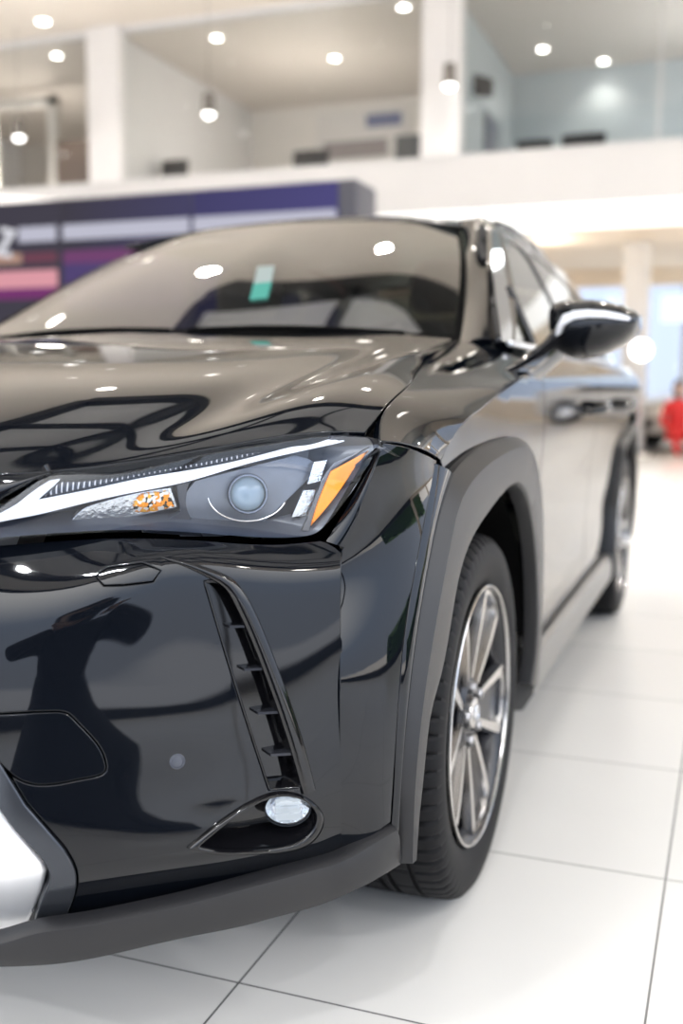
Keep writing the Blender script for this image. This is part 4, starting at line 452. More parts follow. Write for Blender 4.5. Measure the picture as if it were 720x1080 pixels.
# parking sensor
P,N=SF1.ev([K['sensor'][0]],[K['sensor'][1]]);M_=align(P[0],N[0])
SENS=MB().lathe([(-.004,.0098),(.0004,.0098),(.0014,.009),(.0014,.0078),(.0006,.0074),(.0012,.0066),(.0018,0.0001)],28,M_).obj('parking_sensor',mat('sensor_face',(.05,.055,.07),.3,noise=.1),CAR,sharp=30);sided(SENS)
# ---- air slot beside the corner
VENT=panel('air_vent',PIANO,CAR,SF1.at(.03),[(u,v) for u,v in K['slot']],cell=.012,r=.001,gap=-.006);sided(VENT)
def rim_wall(outline,surf,d0,d1,k=1.0,nseg=4,steps=None):
    uv=np.array(outline);cen=uv.mean(0);V=[];n=len(uv)
    for i in range(nseg+1):
        t=i/nseg;q=cen+(uv-cen)*(1+(k-1)*t);P,_=surf.at(d0+(d1-d0)*t).ev(q[:,0],q[:,1]);V+=list(P)
    F=[(i*n+j,i*n+(j+1)%n,(i+1)*n+(j+1)%n,(i+1)*n+j) for i in range(nseg) for j in range(n)];return V,F
V,F=rim_wall(K['slot'],SF1,.003,.032,.98);mobj('slot_wall',V,F,PIANO,VENT)
sl=np.array(K['slot'])
for py in (.13,.335,.545,.75):
    # thin cross fins, level, set at even steps down the slot
    P,N=SF1.ev(sl[:,0],sl[:,1]);zt=P[:,2].max();zb=P[:,2].min();z=zt-(zt-zb)*(py+.09)
    near=[i for i in range(len(P)) if abs(P[i,2]-z)<.014];xs=sorted(near,key=lambda i:P[i,0]);a,b=xs[0],xs[-1]
    m=MB();A=P[a]+(P[b]-P[a])*.42;Bp=P[b]
    n=(N[a]+N[b])/2;A=np.array([A[0],A[1],z]);Bp=np.array([Bp[0],Bp[1],z]);A=A-n*.010;Bp=Bp-n*.003;A2=A-n*.022;B2=Bp-n*.03
    up=np.array([0,0,.0016]);m.add([A-up,Bp-up,B2-up,A2-up,A+up,Bp+up,B2+up,A2+up],[(0,1,2,3),(4,7,6,5),(0,4,5,1),(1,5,6,2),(2,6,7,3),(3,7,4,0)])
    m.obj('vent_fin',mat('vent_fin_black',(.03,.032,.04),.2,noise=.1) if py<.2 else bpy.data.materials['vent_fin_black'],VENT,sharp=20)
bl=np.array(K['bezel_line']);P,N=SF1.ev(bl[:,0],bl[:,1]);n=len(P)
rad=[.0005+.0085*min(1,(i/n)*3.2) for i in range(n)]
secs=[]
for i in range(n):
    t=P[min(i+1,n-1)]-P[max(i-1,0)];t/=np.linalg.norm(t);s=np.cross(t,N[i]);q=[]
    for k in range(14):
        w=2*math.pi*k/14;q.append(P[i]+s*math.cos(w)*rad[i]*1.15+N[i]*(math.sin(w)*rad[i]*.75+.001))
    secs.append(q)
MB().loft(secs).obj('vent_bezel',PIANO,VENT,sharp=60)
q=np.array(K['slot']);P,N=SF1.at(-.0005).ev(q[:,0],q[:,1]);P=spline(P,160,True)
m=MB();m.tube([tuple(p) for p in P]+[tuple(P[0])],.0014,6,caps=False);m.obj('slot_rim',PIANO,VENT,sharp=None)
# ---- fog lamp pod
FOG=empty('fog_lamp_hold',(0,0,0),None,None) if False else None
V,F=rim_wall(K['fog_hole'],SF1,.002,.042,.80,6);FOG=mobj('fog_lamp',V,F,PIANO,CAR);sided(FOG)
uv=np.array(K['fog_hole']);cen=uv.mean(0);q=cen+(uv-cen)*.82
panel('pod_floor',PIANO,FOG,SF1.at(.040),q.tolist(),cell=.01,flange=False)
fo=np.array(K['fog_outer']);fh=np.array(K['fog_hole'])
Po,No=SF1.ev(fo[:,0],fo[:,1]);Ph,Nh=SF1.ev(fh[:,0],fh[:,1])
Po=spline(Po,80,True);Ph=spline(Ph,80,True);i0=np.argmin(Po[:,0]);Po=np.roll(Po,-i0,0);i0=np.argmin(Ph[:,0]);Ph=np.roll(Ph,-i0,0)
nn=np.array([.62,-.78,0]);secs=[]
for k,(t,h) in enumerate(((0,-.001),(.12,.004),(.4,.007),(.7,.0065),(.92,.003),(1,-.004),(1,-.014))): secs.append([tuple(a+(b-a)*t+nn*h) for a,b in zip(Po,Ph)])
MB().loft(secs,caps=False).obj('pod_bezel',PIANO,FOG,sharp=60)
Pc,Nc=SF1.at(.008).ev([K['fog_c'][0]],[K['fog_c'][1]]);d=np.array([.45,-.88,.05]);M_=align(Pc[0]-d*.004,d,(0,0,1))
for nm,prof,mt in (('fog_lens',[(-.02,.0262),(.002,.0262),(.008,.024),(.0125,.017),(.015,.008),(.0155,.0002)],glass('fog_lens_glass',(.93,.96,1),1.45)),
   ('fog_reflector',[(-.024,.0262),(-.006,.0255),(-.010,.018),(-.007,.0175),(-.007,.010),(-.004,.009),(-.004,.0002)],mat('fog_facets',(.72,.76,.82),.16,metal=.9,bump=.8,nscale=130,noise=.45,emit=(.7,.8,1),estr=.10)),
   ('fog_ring',[(-.03,.0275),(.001,.0275),(.003,.0268),(.001,.0262)],PIANO)):
    m=MB().lathe(prof,36,M_@Matrix.Diagonal((.86,1.12,1,1)));m.obj(nm,mt,FOG,sharp=40)
m=MB();
for k in (-1,0,1):
    z=k*.010
    R_=align(Pc[0]-d*.002+np.array([0,0,z]),d,(0,0,1));V=[R_@Vector(v) for v in [(-.0035,-.016,.004),(.0035,-.016,.004),(.0035,.016,.004),(-.0035,.016,.004),(-.0035,-.016,0),(.0035,-.016,0),(.0035,.016,0),(-.0035,.016,0)]]
    m.add(V,[(0,1,2,3),(0,4,5,1),(1,5,6,2),(2,6,7,3),(3,7,4,0)])
m.obj('fog_led',emat('fog_led_white',(.85,.93,1),.75),FOG,sharp=20)
# ---- lower lip (matt) : strip swept under the gloss bumper
t1=np.array(K['lipF1top']);t2=np.array(K['lipF2top']);b1=np.array(K['lipF1bot']);b2=np.array(K['lipF2bot'])
top=np.vstack([t1[:-1],t2]);bot=np.vstack([b1[:-1],b2]);NL=70
top=arcsamp(top,NL);bot=arcsamp(bot,NL)
for _ in range(6):
    for q in (top,bot): q[1:-1]=q[1:-1]*.5+(q[:-2]+q[2:])*.25
secs=[];
tt=np.gradient(top,axis=0)
for i in range(NL):
    t=tt[i]/np.linalg.norm(tt[i]);o=np.array([-t[1],t[0],0]);o=-o if o@np.array([.6,-.8,0])<0 else o;o/=np.linalg.norm(o)
    a=top[i];b=bot[i];q=[a-o*.015+np.array([0,0,.004]),a+o*.001+np.array([0,0,.001]),a+o*.008-np.array([0,0,.004]),a+(b-a)*.22+o*.010,a+(b-a)*.8+o*.006,b+o*.002,b-o*.012-np.array([0,0,.002]),b-o*.05+np.array([0,0,.004])]
    secs.append([tuple(x) for x in q])
x0=secs[0][0][0]
# carry the lip across the middle
mid=[]
for k in range(8):
    s=[(p[0]*k/8,p[1]-.06*(1-(k/8)**2),p[2]) for p in secs[0]];mid.append(s)
secs=[[(-p[0],p[1],p[2]) for p in q] for q in secs[::-1]]+[[(-p[0],p[1],p[2]) for p in q] for q in mid[:0:-1]]+mid+secs
m=MB();m.loft(secs,closed=False,caps=False);LIP=m.obj('bumper_lip',MATTE,CAR,sharp=28)
# ---- grille corner: smoked bezel, satin frame, dark mesh
b=panel('grille_bezel',BEZM,CAR,SF1.at(-.004),K['bez_out'],cell=.012,r=.003,gap=0,depth=.03);sided(b)
chs=SF1.at(K['chrome'][0]) if isinstance(K['chrome'][0],(int,float)) else SF1.at(.012)
c=panel('grille_frame',SATIN,CAR,chs,K['chrome'],cell=.014,r=.007,gap=0,depth=.035);sided(c)
m=MB();pts=[(0,.80),(.47,.80),(.40,.66),(.30,.60),(.52,.45),(.58,.33),(.52,.24),(0,.24)]
gp=[(x,z) for x,z in pts]+[(-x,z) for x,z in pts[::-1] if x>0]
m.prism(gp,-.74,-.68,1);GR=m.obj('grille',mat('grille_black',(.008,.008,.009),.4,noise=.2),CAR,sharp=20)
m=MB()
for k in range(9):
    z=.486+k*.036;w=np.interp(z,[.24,.33,.45,.60,.66,.80],[.5,.56,.5,.29,.39,.46])
    m.box((-w,-.78,z-.004),(w,-.73,z+.004),.002)
m.obj('grille_slats',mat('grille_gloss',(.01,.01,.012),.2,noise=.1),GR,sharp=30)
# ---- headlamp
def hl(name,m,parent,key,**k):
    off,uv=K[key];return panel(name,m,parent,SHL.at(off),uv,**{**dict(cell=.009,r=.001,gap=0,depth=.006),**k})
HEAD=panel('headlight',HOUS,CAR,SHL.at(.045),[(.02+.80*a,.08+.84*b) for a,b in [(i/24,0) for i in range(24)]+[(1,i/6) for i in range(6)]+[(1-i/24,1) for i in range(24)]+[(0,1-i/6) for i in range(6)]],cell=.02,flange=False);sided(HEAD)
P,F,N=sheet(SHL,None,cell=.012,r=.0025,gap=.0012,depth=.03);mobj('lamp_cover',P,F,LENS,HEAD,normals=N)
# closing skirt round the lamp
E_=[]
g=np.linspace(0,1,60)
for u,v in [(x,0) for x in g]+[(1,x) for x in g[1:]]+[(x,1) for x in g[::-1][1:]]+[(0,x) for x in g[::-1][1:-1]]:E_.append((u,v))
E_=np.array(E_);A=SHL.at(.008).ev(E_[:,0],E_[:,1])[0];B=SHL.at(.046).ev(.02+.80*E_[:,0],.08+.84*E_[:,1])[0]
MB().loft([[tuple(p) for p in A],[tuple(p) for p in B]],caps=False).obj('lamp_rim',HOUS,HEAD,sharp=50)
hl('light_guide',DRL,HEAD,'drl')
hl('ribbed_trim',RIBS,HEAD,'ribs')
hl('lamp_mask',HOUSG,HEAD,'mask',cell=.012)
hl('lamp_divider',HOUS,HEAD,'divider')
T=hl('turn_signal',FACET,HEAD,'signal')
hl('amber_bulb',AMBB,T,'amber_bulb')
for k in ('refl1','refl2'): hl('corner_reflector',FACET,HEAD,k)
hl('side_marker',AMBER,HEAD,'marker',r=.002)
hl('corner_trim',mat('corner_trim_grey',(.16,.16,.17),.25,metal=.6,noise=.1),HEAD,'trimstrip')
pc,pn=K['proj'];pn=np.array([.52,-.85,.04]);pn/=np.linalg.norm(pn);M_=align(np.array(pc),pn)
PR=MB().lathe([(-.028,.027),(-.004,.027),(.001,.0255),(.001,.0235),(-.006,.0225),(-.028,.021)],40,M_).obj('projector',mat('projector_ring',(.22,.24,.28),.2,metal=.9,noise=.1),HEAD,sharp=35)
MB().lathe([(-.012,.0222),(-.003,.0218),(.003,.018),(.007,.012),(.0085,.006),(.009,.0002)],40,M_).obj('projector_lens',mat('projector_glint_glass',(.11,.15,.19),.05,ior=1.6,noise=.5,nscale=30,emit=(.6,.75,.9),estr=.22),PR,sharp=60)  # bluish emission stands in for a window reflection in the lens
m=MB();m.tube([M_@Vector((.036*math.cos(a),.052*math.sin(a),-.006)) for a in np.linspace(math.radians(60),math.radians(250),30)],.0011,8);m.obj('projector_arc',ALU,PR)
# ---- fenders
sided(join_sheets('fender',PAINT,CAR,[sheet(SFT,cell=.014,r=.0018,gap=0,depth=.015)]))
# side sheet helpers (y,z) -> (u,v)
gu=np.linspace(-.15,1.15,800);yv=SSD._p(gu,np.full(800,.5))[:,1];zv=SSD._p(np.full(800,.5),gu)[:,2]
def yz(pts): return [(float(np.interp(y,yv,gu)),float(np.interp(z,zv,gu))) for y,z in pts]
def dense(pts,step=.03):
    o=[];n=len(pts)
    for i in range(n):
        a=np.array(pts[i]);b=np.array(pts[(i+1)%n]);k=max(1,int(np.linalg.norm(b-a)/step))
        o+=[tuple(a+(b-a)*j/k) for j in range(k)]
    return o
def arc(cy,cz,r,a0,a1,n=24): return [(cy+r*math.cos(math.radians(a0+(a1-a0)*i/n)),cz+r*math.sin(math.radians(a0+(a1-a0)*i/n))) for i in range(n+1)]
crest=[(p[1],p[2]) for p in FT_R]
WY,WZ,RY=.05,.341,2.69
fs=crest+[(.49,.955),(.545,.80),(.575,.62),(.585,.36)]+arc(WY,WZ,.465,2,122)
sided(panel('fender_side',PAINT,CAR,SSD,yz(dense(fs)),cell=.025,gap=.0015))
BELT=[(.44,1.001),(.50,1.030),(.60,1.043),(.9,1.047),(1.5,1.050)]
fd=[(.444,1.001),(.455,1.02),(.52,1.035),(.70,1.045),(1.1,1.049),(1.535,1.051),(1.535,.60),(1.50,.34),(.585,.34),(.577,.62),(.548,.80),(.492,.955)]
FD=panel('front_door',PAINT,CAR,SSD,yz(dense(fd)),cell=.03,gap=.0025);sided(FD)
rd=[(1.535,1.051),(2.2,1.053),(2.45,1.054),(2.44,.93),(2.36,.78)]+arc(RY,WZ,.52,128,178)+[(2.16,.34),(1.50,.34),(1.535,.60)]
RD=panel('rear_door',PAINT,CAR,SSD,yz(dense(rd)),cell=.03,gap=.0025);sided(RD)
qp=[(2.45,1.054),(3.46,1.054),(3.5,.9),(3.5,.50),(3.45,.40),(3.22,.36)]+arc(RY,WZ,.52,2,128)+[(2.36,.78),(2.44,.93)]
sided(panel('quarter_panel',PAINT,CAR,SSD,yz(dense(qp)),cell=.04,gap=.0025))
for dr,y0 in ((FD,1.28),(RD,2.12)):
    m=MB();m.tube([(.905,y0,.885),(.938,y0+.03,.893),(.943,y0+.10,.898),(.938,y0+.17,.902),(.903,y0+.20,.903)],[.010,.013,.014,.013,.010],10,sx=.8);m.obj('door_handle',PAINT,dr,sharp=60)
for y0,y1 in ((.45,1.53),):
    m=MB();m.box((.822,y0+.02,1.043),(.838,y1,1.056),.004);m.obj('belt_molding',SATIN,FD)
m=MB();m.box((.822,1.545,1.046),(.838,2.42,1.058),.004);m.obj('belt_molding',SATIN,RD)
# ---- wheel arch cladding
def clad_mesh(shift,dx=0,k=1):
    n=64;I=arcsamp(K['clad_in'],n);O=arcsamp(K['clad_out'],n);secs=[]
    for a,b in zip(I,O):
        a=a+np.array([dx,shift,0]);b=b+np.array([dx,shift,0]);b=a+(b-a)*k;d=b-a
        X=np.array([1,0,0]);r=a-np.array([a[0],WY+shift,WZ]);r/=max(np.linalg.norm(r),1e-6);q_=1-.75*min(1,max(0,(r[1]-.15)/.4))
        secs.append([tuple(p) for p in (a-X*.03-r*.003,a-X*.010-r*.002,a-X*.002,a+d*.04+X*.004*q_,a+d*.35+X*.012*q_,a+d*.78+X*.015*q_,a+d*.985-X*.003,b-X*.02,b-X*.03)])
    m=MB();m.loft(secs,closed=False,caps=False)
    # lower end faces
    m.F.append(tuple(range(9))[::-1]);m.F.append(tuple(range(9*(n-1),9*n)));return m
def liner(shift):
    m=MB();M_=Matrix.Translation((0,WY+shift,WZ))@Matrix(((0,0,1,0),(1,0,0,0),(0,1,0,0),(0,0,0,1)))
    m.lathe([(.54,.02),(.54,.43),(.84,.43),(.875,.425)],40,M_,math.radians(8),math.radians(178));return m
CL=clad_mesh(0).obj('arch_cladding',MATTE,CAR,sharp=25);sided(CL)
sided(clad_mesh(2.64,-.016,.42).obj('arch_cladding',MATTE,CAR,sharp=25))
for s in (0,2.64): sided(liner(s).obj('wheel_well',DARK,CAR))
# ---- sills
m=MB();prof=[(.80,.335),(.876,.335),(.889,.325),(.892,.30),(.886,.235),(.862,.195),(.80,.185)]
m.prism([(x,z) for x,z in prof],.56,2.20,1);sided(m.obj('sill_cladding',mat('satin_grey_sill',(.10,.098,.095),.3,noise=.1),CAR,sharp=25))
# ---- windscreen, roof, pillars, cabin glass
def nets(rows): return [[tuple(p) for p in r] for r in rows]
WS=Surf(nets([[(0,.40,1.068),(.25,.415,1.066),(.5,.45,1.060),(.715,.50,1.052)],
 [(0,.66,1.205),(.25,.67,1.200),(.48,.69,1.187),(.665,.72,1.163)],
 [(0,.93,1.337),(.24,.94,1.331),(.45,.945,1.314),(.605,.960,1.288)],
 [(0,1.225,1.463),(.22,1.22,1.456),(.40,1.22,1.438),(.525,1.215,1.408)]]),(0,-1,1))
W=join_sheets('windshield',DGLASS,CAR,[sheet(WS,cell=.04,mirror=True,flange=False)])
PIL=Surf(nets([[(.713,.475,1.045),(.775,.455,1.062),(.838,.49,1.036)],[(.668,.712,1.167),(.725,.715,1.186),(.785,.765,1.157)],[(.608,.955,1.292),(.66,.955,1.312),(.718,.99,1.283)],[(.530,1.212,1.412),(.59,1.165,1.436),(.662,1.20,1.388)],[(.51,1.26,1.447),(.57,1.27,1.447),(.648,1.33,1.405)]]),(1,-1,.5))
sided(join_sheets('front_pillar',PAINT,CAR,[sheet(PIL,cell=.02,r=.002,gap=.001,depth=.02)]))
RF=Surf(nets([[(0,1.232,1.467),(.22,1.227,1.460),(.40,1.217,1.444),(.53,1.195,1.420),(.60,1.20,1.412)],
 [(0,1.5,1.515),(.22,1.5,1.509),(.42,1.5,1.489),(.56,1.5,1.458),(.622,1.5,1.43)],
 [(0,2.0,1.528),(.22,2.0,1.522),(.42,2.0,1.50),(.55,2.0,1.468),(.61,2.0,1.44)],
 [(0,2.6,1.495),(.22,2.6,1.49),(.40,2.6,1.468),(.53,2.6,1.436),(.585,2.6,1.41)],
 [(0,3.05,1.44),(.22,3.05,1.435),(.38,3.03,1.412),(.50,3.0,1.385),(.55,3.0,1.36)]]),(0,0,1))
join_sheets('roof',PAINT,CAR,[sheet(RF,cell=.05,mirror=True,r=.003,gap=.001)])
m=MB();m.tube([(.565,1.34,1.435),(.585,1.42,1.452),(.592,1.6,1.462),(.588,2.0,1.470),(.572,2.5,1.447),(.545,2.85,1.405),(.540,2.92,1.385)],[.008,.014,.015,.015,.015,.014,.008],10,sx=.7);sided(m.obj('roof_rail',PIANO,CAR,sharp=60))
def gx(z,y): return .828-(z-1.05)*.42-(z-1.05)**2*.26-max(0,y-2.2)**2*.06
GS=Surf([[(gx(z,y),y,z) for y in (.3,.6,1.0,1.5,2.0,2.5,3.0,3.4)] for z in (1.045,1.14,1.24,1.34,1.44)],(1,0,.4))
gy=np.linspace(-.1,1.1,500);gyv=GS._p(gy,np.full(500,.5))[:,1];gzv=GS._p(np.full(500,.5),gy)[:,2]
def gz(pts): return [(float(np.interp(y,gyv,gy)),float(np.interp(z,gzv,gy))) for y,z in pts]
w1=[(.56,1.062),(1.50,1.064),(1.53,1.12),(1.525,1.36),(1.45,1.388),(1.22,1.379),(1.05,1.345),(.86,1.25),(.70,1.155)]
w2=[(1.60,1.066),(2.33,1.068),(2.40,1.10),(2.44,1.22),(2.40,1.31),(2.2,1.355),(1.9,1.385),(1.62,1.392),(1.595,1.36)]
w3=[(2.47,1.09),(2.85,1.16),(2.80,1.24),(2.48,1.30)]
fr=[(.40,1.052),(3.35,1.056),(3.30,1.18),(3.05,1.33),(2.9,1.375),(2.4,1.405),(1.9,1.425),(1.5,1.428),(1.22,1.415),(1.0,1.375),(.70,1.25),(.53,1.15)]
sided(panel('window_frame',PIANO,CAR,GS,gz(dense(fr)),[gz(dense(w)) for w in (w1,w2,w3)],cell=.035,r=.003,gap=0))
sw=panel('side_window',SGLASS,CAR,GS.at(.006),gz(dense(w1)),cell=.05,gap=-.006,flange=False);sided(sw)
m=MB();a=GS.ev(*np.array(gz([(.795,1.062)])).T)[0][0];b_=GS.ev(*np.array(gz([(.80,1.205)])).T)[0][0];m.tube([a,(a+b_)/2,b_],.009,8);m.obj('window_divider',PIANO,sw)
sided(panel('side_window',SGLASS,CAR,GS.at(.006),gz(dense(w2)),cell=.05,gap=-.006,flange=False));sided(panel('side_window',SGLASS,CAR,GS.at(.006),gz(dense(w3)),cell=.05,gap=-.006,flange=False))
# cowl between hood and glass, black masked lower edge of the screen
m=MB();m.loft([[(x,y0-.05,z0-.055),(x,y0,z0-.012),(x,y0+.07,z0-.004),(x,y0+.10,z0-.05)] for x,y0,z0 in [(s*a,b,c) for s,a,b,c in [(-1,.72,.45,1.05),(-1,.5,.445,1.068),(-1,.25,.47,1.072),(1,0,.49,1.075),(1,.25,.47,1.072),(1,.5,.445,1.068),(1,.72,.45,1.05)]]]);m.obj('cowl',DARK,CAR)
for s,xs in ((1,(.08,.62)),(-1,(-.55,.02))):
    m=MB();q=[]
    for k in range(9):
        x=xs[0]+(xs[1]-xs[0])*k/8;v=.012+.016*math.sin(k/8*math.pi);p,n=WS.ev([abs(x)/.715*.97],[v]);q.append((math.copysign(p[0][0],x),p[0][1]-.012,p[0][2]+.012))
    m.tube(q,.007,8);m.obj('wiper',DARK,CAR)
# flat emissive teal and white patch and mirror foot on the screen

def on_ws(x,v0,v1,w,off=-.004,slant=0):
    V=[]
    for v,dx in ((v0,0),(v1,slant)):
        for s in (-.5,.5):
            X=x+dx+s*w;p,n=WS.ev([abs(X)/.60*.9],[v]);
            # refine u so that x matches
            u=abs(X)/.6
            for _ in range(12):
                p,n=WS.ev([u],[v]);u+= (abs(X)-p[0][0])/.6
            nn=n[0]*np.array([math.copysign(1,X),1,1]);V.append(np.array([math.copysign(p[0][0],X),p[0][1],p[0][2]])-nn*off)
    return V
def on_uv(uvs,off=.004):
    q,n=WS.ev([u for u,v in uvs],[v for u,v in uvs]);return [p+m*off for p,m in zip(q,n)]
V=on_uv([(.1606,.3518),(.2303,.3653),(.2112,.2328),(.2777,.2459)]);mobj('windshield_patch',V,[(0,1,3,2)],emat('patch_teal',(.16,.60,.50),.85),W)
V=on_uv([(.0996,.491),(.1728,.4972),(.1606,.3518),(.2303,.3653)]);mobj('windshield_patch',V,[(0,1,3,2)],emat('patch_white',(.62,.72,.70),.85),W)
# printed black border of the screen
NB=24
def strip(f0,f1,n):
    UV0=[f0(i/n) for i in range(n+1)];UV1=[f1(i/n) for i in range(n+1)]
    a,na=WS.at(-.002).ev(*np.array(UV0).T);b,nb=WS.at(-.002).ev(*np.array(UV1).T);return [[tuple(p) for p in a],[tuple(p) for p in b]]
m=MB()
for sgn in (1,-1):
    for f0,f1 in ((lambda t:(.975,t),lambda t:(1.0,t)),(lambda t:(t,.992),lambda t:(t,1.0)),(lambda t:(t,0),lambda t:(t,.05))):
        s=strip(f0,f1,NB);m.loft([[(sgn*x,y,z) for x,y,z in q] for q in s],closed=False,caps=False)
m.obj('windshield_border',DARK,W,sharp=None)
# interior
CAB=MB();CAB.loft([[(x,.55,1.0),(x,.62,1.06),(x,.80,1.05+.02*(x>0)),(x,.95,1.0),(x,.98,.6),(x,.55,.6)] for x in (-.70,-.35,0,.3,.5,.70)]);CAB.obj('dashboard',CABIN,CAR,sharp=40)
m=MB();Ms=align((.36,1.08,.98),(0,.9,-.42));m.lathe([(0.02*math.sin(a),.18+.016*math.cos(a)) for a in np.linspace(0,2*math.pi,13)],36,Ms)
m.tube([Ms@Vector((-.17,0,0)),Ms@Vector((0,0,-.03)),Ms@Vector((.17,0,0))],.018,8);m.tube([Ms@Vector((0,0,-.03)),Ms@Vector((0,0,-.2))],.05,10);m.obj('steering_wheel',CABIN,CAR,sharp=50)
for sx in (.37,-.37):
    m=MB();m.loft([[(sx+.25*math.cos(a)*w,y+.07*math.sin(a),z) for a in np.linspace(0,2*math.pi,16,endpoint=False)] for y,z,w in ((1.50,.62,.95),(1.53,.80,1.02),(1.58,1.0,1.0),(1.62,1.12,.85),(1.64,1.18,.6))]);st=m.obj('seat_back',SEAT,CAR,sharp=60)
    m=MB();m.loft([[(sx+.13*math.cos(a)*w,1.655+.05*math.sin(a)*w,z) for a in np.linspace(0,2*math.pi,14,endpoint=False)] for z,w in ((1.20,.7),(1.23,1),(1.32,1),(1.37,.8),(1.385,.4))]);m.obj('headrest',SEAT,st,sharp=60)
    m=MB();m.box((sx-.25,1.0,.50),(sx+.25,1.52,.66),.05);m.obj('seat_cushion',SEAT,CAR)
m=MB();m.box((-.66,2.25,.5),(.66,2.4,1.16),.06);m.obj('rear_bench',SEAT,CAR)
# floor pan and dark bulk
m=MB();m.box((-.60,-.62,.20),(.60,3.35,.34));m.box((-.80,.62,.21),(.80,2.12,.36));m.obj('underbody',DARK,CAR)
m=MB();m.box((-.52,-.52,.34),(.52,.50,.80));m.obj('engine_bay',DARK,CAR)
# ---- rear end
RE=Surf(nets([[(x*w,y,z) for x,y in ((0,3.60),(.35,3.585),(.62,3.55),(.78,3.48),(.84,3.36))] for z,w,y_ in ((.30,.98,0),(.5,1.02,0),(.75,1.03,0),(.95,1.0,0),(1.06,.96,0))]),(0,1,0))
join_sheets('rear_bumper',PAINT,CAR,[sheet(RE,cell=.05,mirror=True)])
TG=Surf(nets([[(0,3.55,1.06),(.4,3.53,1.06),(.7,3.44,1.055)],[(0,3.38,1.2),(.38,3.36,1.2),(.63,3.26,1.19)],[(0,3.10,1.40),(.3,3.08,1.395),(.5,3.02,1.36)]]),(0,1,.5))
join_sheets('rear_window',SGLASS,CAR,[sheet(TG,cell=.06,mirror=True,flange=False)])
m=MB();m.loft([[(x,y,z) for y,z in ((3.585+o,.97),(3.60+o,.985),(3.60+o,1.02),(3.57+o,1.035))] for x,o in ((-.74,-.13),(-.55,-.03),(0,.02),(.55,-.03),(.74,-.13))]);m.obj('tail_light',mat('tail_light_red',(.35,.01,.01),.15,noise=.1),CAR)
# ---- door mirror
MIR=None
def msec(x,z0,z1,y0,y1,n=24,cr=.72):
    q=[];zc=(z0+z1)/2;yc=(y0+y1)/2;hz=(z1-z0)/2;hy=(y1-y0)/2
    for k in range(n):
        a=2*math.pi*k/n;c=math.cos(a);s=math.sin(a)
        yy=math.copysign(abs(c)**.75,c);zz=math.copysign(abs(s)**.8,s)
        q.append((x+(yc-(yc+yy*hy))*.0,yc+yy*hy,zc+zz*hz))
    return q
# faceted profile: flat top, waist groove, round belly
def mprof(x,z0,z1,y0,y1):
    H=z1-z0;D=y1-y0
    pts=[(0.02,.60),(.06,.72),(.03,.80),(.10,.90),(.30,.985),(.60,1.0),(.90,.97),(.985,.90),(1,.7),(1,.4),(.97,.22),(.85,.06),(.6,0),(.35,.05),(.15,.20),(.04,.42)]
    return [(x,y0+D*a,z0+H*b) for a,b in pts]
secs=[mprof(*s) for s in ((.902,1.075,1.128,.535,.60),(.910,1.055,1.138,.505,.625),(.928,1.028,1.145,.478,.645),(.96,1.016,1.147,.46,.655),(1.0,1.019,1.145,.45,.66),(1.035,1.030,1.139,.453,.66),(1.066,1.046,1.130,.465,.655),(1.086,1.062,1.121,.485,.645),(1.097,1.080,1.112,.51,.63))]
MIR=MB().loft(secs).obj('door_mirror',PAINT,CAR,sharp=50);sided(MIR)
LS=[(.925,.486,1.045,.010),(.932,.4705,1.075,.011),(.945,.463,1.098,.011),(.97,.4565,1.1075,.009),(1.0,.4505,1.1095,.008),(1.035,.4535,1.1075,.007),(1.062,.4655,1.103,.006),(1.083,.488,1.099,.004)]
m=MB();m.loft([[(x+.004,y+.012,z+h),(x,y-.002,z+h),(x-.001,y-.0045,z),(x,y-.002,z-h),(x+.004,y+.012,z-h)] for x,y,z,h in LS],closed=False,caps=False);m.obj('mirror_lamp',mat('mirror_lamp_white',(.78,.78,.80),.12,noise=.03),MIR,sharp=60)
def arm(path,w):
    m=MB();q=[]
    for (x,y,z),(a,b) in zip(path,w): q.append([(x+.35*b*math.sin(t)*-.4,y+a*math.cos(t),z+b*math.sin(t)) for t in np.linspace(0,2*math.pi,16,endpoint=False)])
    return m.loft(q)
arm([(.868,.26,.958),(.886,.38,.985),(.91,.475,1.02),(.93,.515,1.05),(.945,.54,1.075)],[(.12,.030),(.10,.034),(.06,.034),(.055,.038),(.05,.038)]).obj('mirror_arm',PIANO,MIR,sharp=60)  # forward end stretched to stand in for the arm's reflection in the fender
m=MB();m.loft([[(.925,.652,1.05),(.925,.652,1.125)],[(1.065,.662,1.062),(1.065,.662,1.12)]],closed=False,caps=False);m.obj('mirror_glass',CHROME,MIR)
